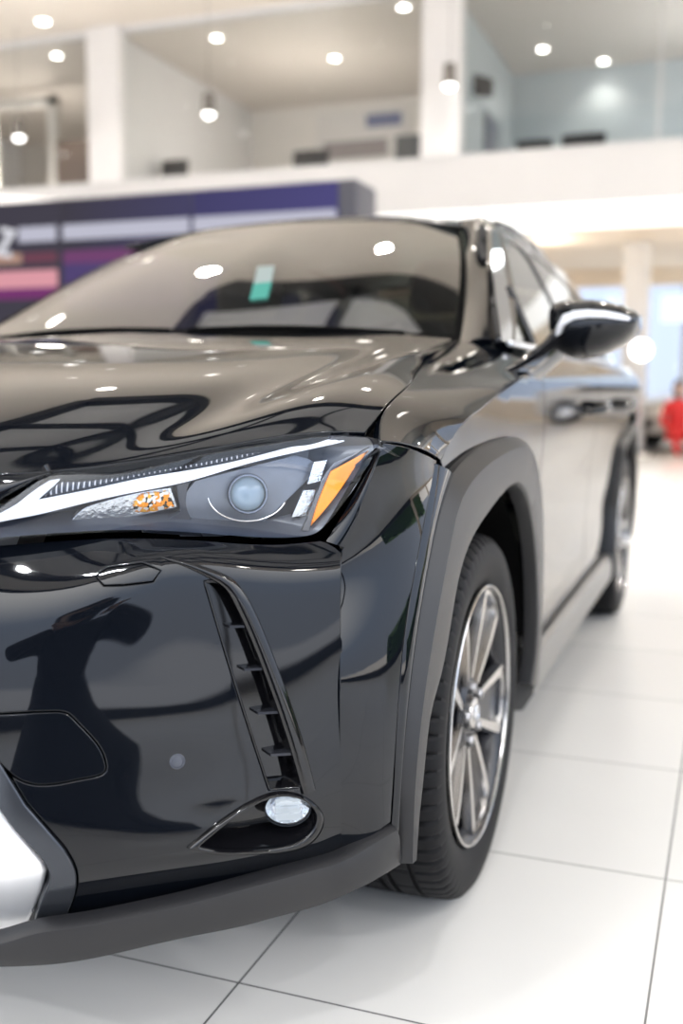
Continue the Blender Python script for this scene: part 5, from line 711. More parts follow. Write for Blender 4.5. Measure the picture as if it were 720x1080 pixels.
# ---- wheels
def tire_mesh():
    prof=[]  # (axial x from wheel centre plane, radius)
    pts=[(-.085,.232),(-.098,.245),(-.110,.275),(-.1125,.300),(-.108,.322),(-.098,.334),(-.085,.3385),(-.062,.3405),(-.058,.3405),(-.057,.334),(-.049,.334),(-.048,.341),(-.02,.3415),(-.016,.3415),(-.015,.334),(-.006,.334),(-.005,.3415),(.005,.3415),(.006,.334),(.015,.334),(.016,.3415),(.02,.3415),(.048,.341),(.049,.334),(.057,.334),(.058,.3405),(.062,.3405),(.085,.3385),(.098,.334),(.108,.322),(.1125,.300),(.110,.275),(.104,.255),(.100,.246),(.096,.240),(.085,.232)]
    NA=420;V=[];F=[];n=len(pts)
    for k in range(NA):
        ph=k%6
        for j,(x,r) in enumerate(pts):
            rr=r
            sh=abs(x)
            if ph==0 and .058<=sh<=.105 and r>.325: rr=r-.009*(1 if sh<.1 else .6)
            if ph==0 and .016<=sh<=.048 and r>.335 and (k//6)%2==0: rr=r-.004
            a=2*math.pi*(k+ (.0 if sh<.058 else .0))/NA
            V.append((x,rr*math.cos(a),rr*math.sin(a)))
    for k in range(NA):
        for j in range(n-1):
            a=k*n+j;b=((k+1)%NA)*n+j;F.append((a,b,b+1,a+1))
    return V,F
TV,TF=tire_mesh()
WX=Matrix(((0,0,1,0),(1,0,0,0),(0,1,0,0),(0,0,0,1)))  # local z -> +x, local x -> +y, local y -> +z
def spoke_pts(th,pts):  # pts: (radial, tangential, axial)
    c,s=math.cos(th),math.sin(th);return [Vector((ax,c*r-s*t,s*r+c*t)) for r,t,ax in pts]
def bar(m,th,path,w,d):
    """raised flat bar along path of (radial,tangential,axial face); w half width; d depth"""
    L_=[]
    for i,(r,t,ax) in enumerate(path):
        a=np.array(path[min(i+1,len(path)-1)][:2])-np.array(path[max(i-1,0)][:2]);a=a/np.linalg.norm(a);nx=np.array([-a[1],a[0]]);ww=w[i] if isinstance(w,(list,tuple)) else w
        L_.append(spoke_pts(th,[(r+nx[0]*ww,t+nx[1]*ww,ax),(r-nx[0]*ww,t-nx[1]*ww,ax),(r-nx[0]*ww*1.25,t-nx[1]*ww*1.25,ax-d),(r+nx[0]*ww*1.25,t+nx[1]*ww*1.25,ax-d)]))
    m.loft([[tuple(v) for v in q] for q in L_])
TH0=math.radians(64)
def make_wheel(loc):
    w=empty('wheel',(0,0,0),None,None);w.parent=CAR;w.matrix_parent_inverse=Matrix.Translation(-CAR.location);w.location=loc
    mobj('tire',TV,TF,RUB,w).data.set_sharp_from_angle(angle=math.radians(40))
    m=MB().lathe([(-.09,.238),(-.06,.222),(.0,.216),(.070,.218),(.083,.226),(.090,.236),(.0945,.2415),(.097,.2400),(.0965,.2365)],96,WX);R_=m.obj('rim',RIMD,w,sharp=30);R_.location.x=.012
    MB().lathe([(.0925,.2390),(.0968,.2398),(.0980,.2420),(.0965,.2440),(.0925,.2445)],96,WX).obj('rim_lip',ALU,R_,sharp=40)
    m=MB();ms=MB()
    for k in range(5):
        th=TH0+k*2*math.pi/5
        # dark pad of the spoke
        pad=[(.05,-.032),(.12,-.045),(.18,-.06),(.222,-.070),(.228,0),(.222,.070),(.18,.06),(.12,.045),(.05,.032)]
        fx=lambda r:.072+.017*min(1,max(0,(r-.05)/.17))
        A=spoke_pts(th,[(r,t,fx(r)-.012) for r,t in pad]);B=spoke_pts(th,[(r,t*.9,fx(r)-.04) for r,t in pad])
        n=len(pad);m.add(A+B,[tuple(range(n)),tuple(range(2*n-1,n-1,-1))]+[(i,i+n,(i+1)%n+n,(i+1)%n) for i in range(n)])
        for s in (-1,1):
            pth=[(.062,s*.025,.074),(.11,s*.039,.080),(.165,s*.053,.086),(.203,s*.061,.089)]
            if True:
                pth+= [(.223,s*.058,.0885),(.2325,s*.033,.090),(.2335,s*.001,.090)]
            bar(ms,th,pth,[.0065,.0078,.009,.010,.009,.0075,.0065],.018)
    m.lathe([(.02,.075),(.066,.072),(.074,.060),(.070,.034),(.074,.032),(.0785,.026),(.0795,.0005)],40,WX)
    sp=m.obj('spoke_set',RIMD,R_,sharp=30);ms.obj('spoke_edges',ALU,R_,sharp=30)
    for k in range(5):
        a=TH0+(k+.5)*2*math.pi/5;M2=Matrix.Translation((.066,.052*math.cos(a),.052*math.sin(a)))@WX
        MB().lathe([(-.01,.0125),(.014,.0115),(.019,.009),(.0205,.0005)],6,M2).obj('wheel_nut',STEEL,R_,sharp=20)
    m=MB().lathe([(.078,.030),(.081,.029),(.083,.024),(.0835,.0005)],32,WX);CAPO=m.obj('center_cap',ALU,R_,sharp=40)
    # oval badge with a slanted stroke
    m=MB();m.tube([(.0845,.019*math.cos(a),.014*math.sin(a)) for a in np.linspace(0,2*math.pi,25)],.0016,6);m.tube([(.0845,.006,.011),(.0845,-.006,-.006),(.0845,.012,-.006)],.0017,6);m.obj('cap_badge',CHROME,CAPO)
    MB().lathe([(-.02,.155),(.0,.155),(.0,.07),(.02,.065),(.02,.001)],48,WX).obj('brake_disc',STEEL,w,sharp=30)
    m=MB();m.lathe([(-.035,.10),(-.035,.168),(.02,.168),(.02,.10),(-.035,.10)],16,WX,math.radians(150),math.radians(215));m.obj('brake_caliper',DARK,w,sharp=30)
    return w
WHEELS=[make_wheel((.772,.05,.341)),make_wheel((.772,2.69,.341))]
# twins on the far flank
def copy_tree(o,parent,first=True):
    c=o.copy();COL.objects.link(c);c.parent=parent
    if first:
        if o.get('wheel') or o.name.startswith('wheel') and o.type=='EMPTY': c.location.x=-o.location.x;c.scale.x=-1
        else:c.scale.x=-1
    for ch in list(o.children): copy_tree(ch,c,False)
    return c
for o in SIDED+WHEELS: copy_tree(o,CAR)
# =================================================================== showroom
def wallmat(n,c,r=.6): return mat(n,c,r,noise=.03,nscale=3)
WHITE=wallmat('white_plaster',(.70,.69,.685));WARM=wallmat('warm_wall',(.80,.70,.58));CEIL=wallmat('ceiling_paint',(.74,.68,.61))
GREYW=wallmat('grey_blue_office_wall',(.46,.50,.51));BEIGEW=wallmat('beige_office_wall',(.50,.46,.41));DKG=mat('glowing_skylight_panel',(.5,.49,.48),.5,noise=.05,nscale=3,emit=(.95,.93,.9),estr=.68)  # skylight panel emission stands in for daylight coming through the bay
BLK=mat('black_steel_beam',(.008,.008,.008),.5,noise=.1)
def tiles():
    m=bpy.data.materials.new('floor_tiles');m.use_nodes=True;nt=m.node_tree;b=nt.nodes['Principled BSDF'];N=nt.nodes.new;L=nt.links.new
    tc=N('ShaderNodeTexCoord');sp=N('ShaderNodeSeparateXYZ');L(tc.outputs['Object'],sp.inputs[0])
    def mth(op,a,b_=None):
        n=N('ShaderNodeMath');n.operation=op
        for i,x in enumerate((a,b_)):
            if x is None:continue
            if isinstance(x,(int,float)):n.inputs[i].default_value=x
            else:L(x,n.inputs[i])
        return n.outputs[0]
    ds=[];ids=[]
    for ax,ph in (('X',.595),('Y',-.415)):
        t=mth('DIVIDE',mth('SUBTRACT',sp.outputs[ax],ph),.62);f=mth('FRACT',t);ids.append(mth('FLOOR',t))
        ds.append(mth('MULTIPLY',mth('MINIMUM',f,mth('SUBTRACT',1,f)),.62))
    d=mth('MINIMUM',ds[0],ds[1]);g=mth('LESS_THAN',d,.0019)
    cb=N('ShaderNodeCombineXYZ');L(ids[0],cb.inputs[0]);L(ids[1],cb.inputs[1]);wn=N('ShaderNodeTexWhiteNoise');L(cb.outputs[0],wn.inputs[0])
    ns=N('ShaderNodeTexNoise');ns.inputs['Scale'].default_value=2.2;ns.inputs['Detail'].default_value=5;L(tc.outputs['Object'],ns.inputs['Vector'])
    v=mth('ADD',mth('MULTIPLY',wn.outputs[0],.04),mth('ADD',mth('MULTIPLY',ns.outputs['Fac'],.08),.90))
    mx=N('ShaderNodeMix');mx.data_type='RGBA';mx.inputs['A'].default_value=(.66,.65,.63,1);mx.inputs['B'].default_value=(.12,.12,.12,1);L(g,mx.inputs['Factor'])
    ml=N('ShaderNodeMix');ml.data_type='RGBA';ml.blend_type='MULTIPLY';ml.inputs['Factor'].default_value=1;L(mx.outputs['Result'],ml.inputs['A']);L(v,ml.inputs['B']);L(ml.outputs['Result'],b.inputs['Base Color'])
    b.inputs['Roughness'].default_value=.22;b.inputs['IOR'].default_value=1.45
    bp=N('ShaderNodeBump');bp.inputs['Strength'].default_value=.3;bp.inputs['Distance'].default_value=.002;bp.invert=True;L(g,bp.inputs['Height']);L(bp.outputs['Normal'],b.inputs['Normal']);return m
def sbox(name,a,b,m,bev=0,parent=None):
    return MB().box(a,b,bev).obj(name,m,parent,sharp=30)
X0,X1,Y0,YM,YB,ZC=-13,8.5,-6.5,11.5,19,6.0
struct(sbox('floor',(X0,Y0,-.12),(X1,YB,0),tiles()))
# ceiling with an open dark skylight bay
SX0,SX1,SY0,SY1=-3.3,6.5,-5.0,4.62
m=MB();m.box((X0,SY1,ZC),(X1,YM+.2,ZC+.15));m.box((X0,Y0,ZC),(SX0,SY1,ZC+.15));m.box((SX1,Y0,ZC),(X1,SY1,ZC+.15));m.box((SX0,Y0,ZC),(SX1,SY0,ZC+.15))
struct(m.obj('ceiling',CEIL,sharp=30))
SKY=empty('skylight',(0,-.7,ZC),'dark panelled ceiling bay with a black beam grid above the car','skylight');SKY['kind']='structure'
def under(o,p):
    o.parent=p;o.matrix_parent_inverse=Matrix.Translation(-p.location);return o
o=sbox('trim_2',(SX0,SY0,ZC+.25),(SX1,SY1,ZC+.3),DKG);under(o,SKY)
m=MB()
for k in range(6):
    x=SX0+(SX1-SX0)*k/5;w=.12 if k in(0,5) else .04;m.box((x-w,SY0,ZC-.12),(x+w,SY1,ZC+.25))
for k in range(7):
    y=SY0+(SY1-SY0)*k/6;w=.17 if k in(0,6) else .045;m.box((SX0,y-w,ZC-.14),(SX1,y+w,ZC+.25))
under(m.obj('trim_3',BLK,sharp=30),SKY)
# back of the showroom under the mezzanine
def wall(name,a,b,m): return struct(sbox(name,a,b,m))
SLIT=mat('lit_beige_wall',(.82,.70,.56),.6,noise=.04,nscale=2)
wall('wall_left',(X0-.2,Y0,0),(X0,YB,ZC),WHITE)
# rear wall with wide openings to daylight
m=MB();m.box((X0,YB,0),(X1,YB+.2,.55));m.box((X0,YB,2.9),(X1,YB+.2,3.3));m.box((X0,YB,0),(-2.4,YB+.2,3.3))
struct(m.obj('wall_back',SLIT,sharp=30))
e=empty('window_4',((X1-2.4)/2,YB,.55),None,None);e['kind']='structure'
o=mobj('glass_pane',[(-2.4,YB+.1,.55),(X1,YB+.1,.55),(X1,YB+.1,2.9),(-2.4,YB+.1,2.9)],[(0,1,2,3)],glass('tinted_pane',(.50,.53,.57),1.3),smooth=False);o.parent=e;o.matrix_parent_inverse=Matrix.Translation(-e.location)
m=MB()
for x in (-2.4,.35,3.1,5.8): m.box((x-.05,YB+.02,.55),(x+.05,YB+.16,2.9))
o=m.obj('window_frame',wallmat('window_frame_grey',(.55,.55,.56)),sharp=30);o.parent=e;o.matrix_parent_inverse=Matrix.Translation(-e.location)
struct(sbox('ceiling.001',(X0,YM+.1,3.2),(X1,YB,3.3),wallmat('soffit_paint',(.86,.74,.60))))
# mezzanine front
FAS=MB();FAS.box((X0,YM-.1,3.2),(X1,YM+.12,3.86));struct(FAS.obj('wall_mezzanine',wallmat('fascia_white',(.50,.495,.495)),sharp=30))
lp=sbox('light_strip',(-3.2,YM-.06,2.90),(X1-.2,YM+.02,3.198),emat('strip_white',(1,.98,.95),1.9),.01);tag(lp,'long white light strip under the edge of the upper floor','light')
for i,(a,b) in enumerate(((-7.55,-7.02),(-2.60,-2.10))): struct(sbox('trim_%d'%(4+i),(a,YM-.12,3.86),(b,YM+.16,ZC),WHITE,.01))
m=MB();m.box((X0,YM,5.95),(X1,YM+.1,ZC));struct(m.obj('trim_6',WHITE,sharp=30))
WG=glass('office_pane',(.86,.88,.88),1.5)
for i,(a,b) in enumerate(((X0,-7.55),(-7.02,-2.6),(-2.1,X1))):
    e=empty('window_%d'%(i+1),((a+b)/2,YM,3.86),None,None);e['kind']='structure'
    V=[(a,YM+.03,3.86),(b,YM+.03,3.86),(b,YM+.03,5.95),(a,YM+.03,5.95)];o=mobj('glass_pane',V,[(0,1,2,3)],WG,smooth=False);under(o,e)
    m=MB();m.box((a,YM,3.86),(b,YM+.06,3.90));m.box((a,YM,5.90),(b,YM+.06,5.95))
    if i==2:
        m.box((.28,YM+.02,3.9),(.31,YM+.05,5.9))
    under(m.obj('window_frame',mat('grey_window_frame',(.5,.5,.49),.4,noise=.05) if i==0 else bpy.data.materials['grey_window_frame'],sharp=30),e)
# offices behind the glass
struct(sbox('floor.001',(X0,YM+.12,3.3),(X1,YB,3.42),wallmat('office_floor',(.35,.33,.31))))
struct(sbox('ceiling.002',(X0,YM+.1,ZC-.02),(X1,YB,ZC+.12),wallmat('office_ceiling',(.62,.57,.52))))
struct(sbox('wall_office_left',(X0,17,3.42),(-7.3,17.15,ZC),BEIGEW));struct(sbox('wall_office_middle',(-7.3,16.2,3.42),(-2.35,16.35,ZC),wallmat('pale_office_wall',(.66,.63,.59))));struct(sbox('wall_office_right',(-2.35,15.6,3.42),(X1,15.75,ZC),GREYW))
struct(sbox('wall_divider_left',(-7.36,YM+.2,3.42),(-7.24,17,ZC),WHITE));struct(sbox('wall_divider_right',(-2.42,YM+.2,3.42),(-2.30,16.3,ZC),GREYW))
# lower column and daylight beam
struct(sbox('column_1',(-.40,15.0,0),(-.02,15.35,3.2),WHITE,.02))
sh=sbox('light_box',(-.02,17.9,2.15),(4.2,18.1,2.62),emat('blueish_light_panel',(.80,.90,1),1.35),.02);tag(sh,'wide bluish white light panel high on the far right','light panel')
m=MB()
for x in (.4,3.8): m.tube([(x,18,2.6),(x,18,3.2)],.012,8)
m.obj('hanging_rod',WHITE,sh)
# side of the showroom to the car's left: pale wall with a tall window band
m=MB();m.box((X1,6,0),(X1+.2,YB,.12));m.box((X1,6,3.7),(X1+.2,YB,ZC))
for y in (6,11.3,17): m.box((X1,y,0),(X1+.2,y+.35,3.7))
struct(m.obj('wall_right',WARM,sharp=30))
struct(sbox('trim_8',(X1,Y0,0),(X1+.2,6,.22),BLK))
# glazed street front behind the camera
m=MB()
for x in (X0,-8,X1): m.box((x-.06,Y0,0),(x+.06,Y0+.15,ZC))
for z,h in ((0,.2),(5.85,.15)): m.box((X0,Y0-.02,z),(X1,Y0+.16,z+h))
struct(m.obj('wall_front',BLK,sharp=30))
struct(sbox('ground',(-40,-40,-.3),(40,Y0,-.13),wallmat('street_paving',(.46,.47,.50),.8)))
struct(sbox('ground.001',(X1+.2,Y0,-.3),(60,60,-.13),wallmat('yard_paving',(.80,.74,.67),.8)))
struct(sbox('ground.002',(-40,YB+.2,-.3),(X1+.2,60,-.13),wallmat('rear_paving',(.6,.58,.55),.8)))
# hedge outside the side glazing
LEAF=mat('hedge_leaves',(.05,.14,.02),.7,noise=.6,nscale=9)
hg=bmesh.new();bmesh.ops.create_cube(hg,size=1);bmesh.ops.subdivide_edges(hg,edges=hg.edges[:],cuts=14,use_grid_fill=True)
for v in hg.verts:
    v.co=Vector((10.2+v.co.x*1.2+.12*math.sin(v.co.z*31+v.co.y*57),5.0+v.co.y*9+.08*math.sin(v.co.x*40),.42+v.co.z*1.1+.10*math.sin(v.co.y*83+v.co.x*19)))
o=MB().bm(hg).obj('hedge',LEAF,sharp=None);tag(o,'clipped green hedge beyond the side glazing, mirrored in the headlight corner','hedge')
# ------------------------------------------------------------------ led wall
LW=empty('video_wall',(-6.5,7.25,0),'dark blue video wall of joined screens standing behind the car','video wall')
o=MB().box((-11,7.03,0),(-1.90,7.60,2.775),.012).obj('screen_housing',mat('housing_navy',(.06,.06,.075),.4,noise=.05),sharp=30);under(o,LW)
def ledmat(name,cols,s,axis='X'):
    m=bpy.data.materials.new(name);m.use_nodes=True;nt=m.node_tree;nt.nodes.clear();N=nt.nodes.new;L=nt.links.new
    o=N('ShaderNodeOutputMaterial');e=N('ShaderNodeEmission');tc=N('ShaderNodeTexCoord');r=N('ShaderNodeValToRGB');sp=N('ShaderNodeSeparateXYZ')
    L(tc.outputs['Generated'],sp.inputs[0]);L(sp.outputs[axis],r.inputs[0]);els=r.color_ramp.elements
    for i,(p,c) in enumerate(cols):
        el=els[i] if i<2 else els.new(p)
        el.position=p;el.color=(*c,1)
    e.inputs[1].default_value=s;L(r.outputs[0],e.inputs[0]);L(e.outputs[0],o.inputs[0]);return m
edges=[-11,-8.0,-4.97,-3.51,-2.05]
for i,(a,b) in enumerate(zip(edges[:-1],edges[1:])):
    cols=[[(0,(.05,.05,.07)),(1,(.05,.05,.07))],[(0,(.055,.05,.065)),(1,(.06,.055,.075))],[(0,(.055,.05,.065)),(1,(.065,.06,.13))],[(0,(.06,.055,.14)),(1,(.08,.072,.21))]][i]
    o=sbox('screen',(a+.015,7.0,.02),(b-.015,7.04,2.755),ledmat('screen_glow_%d'%i,cols,1.0));under(o,LW)
def band(name,x0,x1,z0,z1,col,s=1,z2=None):
    m=MB();d=(z2 or 0);m.add([(x0,6.992,z0),(x1,6.992,z0+d),(x1,6.992,z1+d),(x0,6.992,z1)],[(0,1,2,3)]);o=m.obj(name,emat(name+'_glow',col,s),sharp=None,fix=False);under(o,LW)
for a,b in ((-5.45,-5.0),(-4.93,-3.53),(-3.49,-2.07)): band('light_bar',a,b,2.375,2.52,(.52,.52,.62))
band('pink_bar',-7.6,-5.0,1.93,2.10,(.72,.33,.38));band('orange_bar',-6.4,-5.42,2.17,2.27,(.45,.28,.22));band('red_bar',-5.4,-5.0,2.17,2.27,(.16,.06,.09));band('plum_bar',-4.93,-3.8,2.15,2.27,(.17,.06,.16));band('magenta_bar',-7.4,-5.0,1.82,1.93,(.18,.04,.16));band('violet_bar',-4.93,-3.6,1.70,2.15,(.085,.06,.17))
# white slanted lettering at the left end of the bar
def letter(strokes,x,z,s,name='lettering'):
    m=MB()
    for st in strokes: m.tube([(x+(px_+pz*.25)*s,6.985,z+pz*s) for px_,pz in st],.032,8,sx=1)
    o=m.obj(name,bpy.data.materials.get('lettering_white') or emat('lettering_white',(.78,.78,.84),1),sharp=None);under(o,LW)
letter([[(0,0),(0,.95),(.1,1.0),(.4,.95),(.55,.7),(.55,0)]],-5.93,2.29,.21)
letter([[(.0,1),(.6,1),(0,.0),(.65,0)]],-5.70,2.26,.24)
# ------------------------------------------------------------------ lights
LED_=emat('downlight_glow',(1,.97,.92),16);RING=mat('downlight_ring',(.8,.8,.8),.4,noise=.05)
def downlight(x,y,z,label,group=None,r=.04,watts=0,col=(1,.94,.86)):
    e=empty('ceiling_downlight',(x,y,z),label,'light',group)
    o=MB().lathe([(0,r*1.25),(-.012,r*1.22),(-.014,r*1.02),(-.004,r)],24,Matrix.Translation((x,y,z))).obj('trim_ring',RING,sharp=40);under(o,e)
    o=MB().lathe([(-.008,r),(-.012,r*.5),(-.012,.0005)],24,Matrix.Translation((x,y,z))).obj('lamp_disc',LED_,sharp=40);under(o,e)
    if watts:
        l=bpy.data.lights.new('downlight_beam','SPOT');l.energy=watts;l.color=col;l.spot_size=math.radians(125);l.spot_blend=.8;l.shadow_soft_size=.1
        o=bpy.data.objects.new('downlight_beam',l);o.location=(x,y,z-.05);COL.objects.link(o);under(o,e)
G='downlights over the showroom floor out of frame'
for ix in range(8):
    for iy in range(3):
        x=-11.2+ix*2.45+(iy%2)*.6;y=5.8+iy*1.9
        downlight(x,y,ZC,'round white downlight added in the showroom ceiling to brighten the front floor',G,watts=330)
for x,y in ((-4,-3),(-4,0),(-4.6,2.4),(7.4,-3),(7.4,0.5),(-8,-2),(-8,1.5)): downlight(x,y,ZC,'round white downlight added in the showroom ceiling to brighten the front floor',G,watts=330)
for x,y in ((-1.2,-4.6),(1.6,-4.6),(4.4,-4.6),(6.1,-1.0)): downlight(x,y,ZC-.14,'round white downlight added in the showroom ceiling to brighten the front floor',G,watts=420,col=(.95,.97,1))  # extra lamps added to brighten the floor before the car
VIS=[((-7.95,10.95),'round downlight in the showroom ceiling at the top left corner')]
for (x,y),lb in VIS: downlight(x,y,ZC,lb,r=.085)
for x,y,lb in ((-5.95,12.3,'round downlight near the top of the middle office window, left one'),(-4.68,13.75,'round downlight in the middle office, right of its pendant lamp'),(-3.05,12.05,'round downlight at the top of the middle office window beside the white column'),(-1.62,14.4,'round downlight in the right office, left one'),(-.84,15.3,'round downlight in the right office, right one'),(-8.62,12.2,'faint round downlight in the left office')):
    downlight(x,y,ZC-.03,lb,r=.07,watts=35)
for x,z,lb in ((-8.45,4.49,'dark pendant spot lamp hanging before the left office window'),(-5.41,4.555,'dark pendant spot lamp hanging before the middle office window'),(-2.13,4.61,'dark pendant spot lamp hanging in front of the right white column')):
    e=empty('pendant_lamp',(x,11.0,ZC),lb,'lamp')
    o=MB().lathe([(.26,.02),(.25,.075),(.02,.08),(0,.085),(0,.07)],24,Matrix.Translation((x,11.0,z))).obj('lamp_body',mat('pendant_grey',(.12,.11,.10),.4,noise=.1) if lb.endswith('left office window') else bpy.data.materials['pendant_grey'],sharp=40);under(o,e)
    o=MB().lathe([(-.055,.0005),(-.047,.04),(-.025,.066),(.0,.074),(.01,.06)],24,Matrix.Translation((x,11.0,z))).obj('lamp_globe',emat('pendant_glow',(1,.98,.94),7) if lb.endswith('left office window') else bpy.data.materials['pendant_glow'],sharp=None);under(o,e)
    o=MB().tube([(x,11.0,z+.26),(x,11.0,ZC)],.003,6).obj('cord',BLK);under(o,e)
gl=empty('globe_lamp',(.02,13.6,0),'round white floor standing globe lamp at the far right','lamp')
o=MB().lathe([(.14*math.cos(a),max(.0005,.14*math.sin(a))) for a in np.linspace(0,math.pi,17)],24,Matrix.Translation((.02,13.6,1.50))).obj('globe',emat('globe_glow',(1,1,1),6),sharp=None);under(o,gl)
o=MB().lathe([(0,.16),(.02,.15),(.03,.02),(1.37,.018)],16,Matrix.Translation((.02,13.6,0))).obj('stand',mat('pale_stand',(.75,.74,.72),.4,noise=.05),sharp=30);under(o,gl)
# ------------------------------------------------------------------ office furniture (blurred)
DKF=mat('office_black',(.03,.03,.032),.6,noise=.1);BRN=mat('brown_cabinet',(.22,.16,.13),.6,noise=.15)
def chair(x,y,s,label,h=.95):
    e=empty('office_chair',(x,y,3.42),label,'chair')
    o=MB().loft([[(x+s*(.24*math.cos(a)),y+.05*math.sin(a)+k[1],3.42+k[0]) for a in np.linspace(0,2*math.pi,14,endpoint=False)] for k in ((h*.5,0),(h*.58,.03),(h*.92,.06),(h,.06))]).obj('backrest',DKF,sharp=50);under(o,e)
    o=MB().box((x-.24,y-.46,3.86),(x+.24,y-.02,3.93),.025).obj('seat',DKF);under(o,e)
    o=MB().tube([(x,y-.24,3.86),(x,y-.24,3.55)],.03,8).obj('stem',DKF);under(o,e)
    for k in range(5):
        a=k*2*math.pi/5;o=MB().tube([(x,y-.24,3.53),(x+.26*math.cos(a),y-.24+.26*math.sin(a),3.45)],.02,6).obj('leg',DKF);under(o,e)
chair(-6.95,12.75,1,'black office chair at the left of the middle office window',1.0)
chair(-4.75,12.9,1.2,'dark office chair before the poster in the middle office',1.02)
chair(-1.35,12.4,1,'black office chair low behind the right office glass, left one',.80);chair(-.75,12.7,1.2,'black office chair low behind the right office glass, right one',.90)
o=sbox('cabinet',(-9.12,12.8,3.42),(-8.40,13.2,4.85),BRN,.01);cb=o;tag(o,'brown cabinet beside the white column in the left office','cabinet')
o=sbox('cabinet',(-3.46,13.0,3.42),(-3.0,13.4,4.56),mat('charcoal_cabinet',(.10,.105,.11),.5,noise=.1),.01);tag(o,'charcoal cabinet at the right of the middle office','cabinet')
# framed opening in the left office
m=MB();
for a,b in (((-11.0,13.5,3.42),(-10.86,13.6,5.8)),((-9.76,13.5,3.42),(-9.60,13.6,5.8)),((-11.0,13.5,5.66),(-9.60,13.6,5.8))): m.box(a,b)
o=m.obj('door_1',wallmat('pale_frame',(.72,.70,.66)),sharp=30);struct(o)
# poster board
PB=empty('poster_board',(-4.9,16.12,4.8),'pale poster with dark blue blocks in the middle office','poster')
o=sbox('board',(-5.95,16.15,4.80),(-4.25,16.19,5.80),wallmat('poster_paper',(.6,.58,.56)));under(o,PB)
o=sbox('print_block',(-5.0,16.13,5.50),(-4.35,16.15,5.72),mat('print_blue',(.12,.14,.25),.6,noise=.2));under(o,PB);o=sbox('print_block',(-5.8,16.13,5.0),(-4.6,16.15,5.3),mat('print_grey',(.25,.22,.22),.6,noise=.2));under(o,PB)
o=MB().box((-2.30,13.6,4.35),(-2.25,14.5,4.95),.005).obj('wall_screen',mat('screen_slate',(.16,.17,.20),.3,noise=.1),sharp=30);tag(o,'slate grey screen on the side wall of the right office','screen')
o=MB().loft([[(-2.30,12.9,5.02),(-2.30,13.1,5.02),(-2.30,13.1,5.28),(-2.30,12.9,5.28)],[(-2.05,12.92,4.98),(-2.05,13.08,4.98),(-2.05,13.06,5.2),(-2.05,12.94,5.2)]]).obj('loudspeaker',DKF,sharp=30);tag(o,'small black loudspeaker on the side wall of the right office','speaker')
o=MB().loft([[(-13,11.2,3.3),(-13,11.35,3.3),(-13,11.35,4.25),(-13,11.2,4.25)],[(-7.9,11.2,3.2),(-7.9,11.35,3.2),(-7.9,11.35,3.62),(-7.9,11.2,3.62)]]).obj('trim_7',mat('stair_parapet_glow',(.88,.87,.86),.5,emit=(1,.98,.96),estr=.25,noise=.02),sharp=30);struct(o)  # the parapet's brightness is put in as a faint emission
# ------------------------------------------------------------------ far right: pale car, person in red
PALE=mat('pale_car_paint',(.55,.54,.52),.15,noise=.05)
def far_car(loc,rz,label):
    e=empty('parked_car',loc,label,'car',rz=rz)
    secs=[]
    for y,w,zb,zt,zr in ((-2.1,.55,.35,.55,.56),(-2.0,.78,.25,.68,.70),(-1.6,.86,.22,.82,.84),(-1.0,.88,.22,.92,.95),(-.75,.88,.22,.95,1.02),(-.1,.88,.22,.97,1.40),(.6,.88,.22,.98,1.46),(1.3,.87,.22,.98,1.36),(1.9,.84,.25,.95,1.0),(2.1,.70,.35,.8,.82)):
        t=.64 if zr>1.1 else .8
        secs.append([(-w*.92,y,zb),(-w,y,zb+.15),(-w,y,(zb+zt)/2),(-w*.97,y,zt),(-w*t,y,zr-.04),(-w*.4,y,zr),(w*.4,y,zr),(w*t,y,zr-.04),(w*.97,y,zt),(w,y,(zb+zt)/2),(w,y,zb+.15),(w*.92,y,zb)])
    b=MB().loft(secs).obj('body',PALE,e,sharp=45)
    for s in (-1,1):
        m=MB();m.add([(s*.872,-.55,1.0),(s*.872,1.2,1.0),(s*.66,.9,1.36),(s*.66,-.05,1.37)],[(0,1,2,3)]);m.obj('side_window',DKF,e,sharp=None)
        for y in (-1.35,1.3):
            MM=Matrix.Translation((s*.80,y,.32))@WX;w=MB().lathe([(-.1,.2),(-.1,.30),(-.07,.32),(.07,.32),(.1,.30),(.1,.2),(.07,.19),(.06,.02),(.06,.0005)],28,MM).obj('wheel',RUB,e,sharp=30)
            MB().lathe([(.062,.19),(.075,.17),(.08,.05),(.085,.0005)],20,MM if s>0 else MM@Matrix.Diagonal((1,1,-1,1))).obj('hub_cap',ALU,w,sharp=30)
        MB().lathe([(.02,.0005),(.015,.06),(-.02,.08)],16,align((s*.55,-2.03,.62),(s*.3,-1,.1))).obj('headlamp',emat('far_lamp',(1,.9,.7),1.6) if s<0 else bpy.data.materials['far_lamp'],e)
    m=MB();m.add([(-.66,-.75,1.02),(.66,-.75,1.02),(.58,-.12,1.385),(-.58,-.12,1.385)],[(0,1,2,3)]);m.obj('windshield',DKF,e,sharp=None)
    m=MB();m.box((-.4,-2.12,.36),(.4,-2.06,.5),.01);m.obj('grille',DKF,e)
far_car((1.55,16.5,0),math.radians(-52),'pale silver car parked at the far right edge')
def skin_person(name,joints,edges,radii,m,label,loc,rz,hide=None):
    e=empty(name,loc,label,'person',rz=rz)
    me=bpy.data.meshes.new('body');me.from_pydata(joints,edges,[]);o=bpy.data.objects.new('body',me);link(o,e)
    md=o.modifiers.new('skin','SKIN');sv=me.skin_vertices[0].data
    for v,r in zip(sv,radii): v.radius=(r,r) if not isinstance(r,tuple) else r
    sv[0].use_root=True
    s=o.modifiers.new('sub','SUBSURF');s.levels=2;s.render_levels=2;me.materials.append(m);return e,o
SKIN=mat('skin',(.55,.36,.28),.5,noise=.05);RED=mat('red_cloth',(.62,.02,.02),.7,noise=.12);HAIR=mat('dark_hair',(.012,.012,.02),.5,noise=.2)
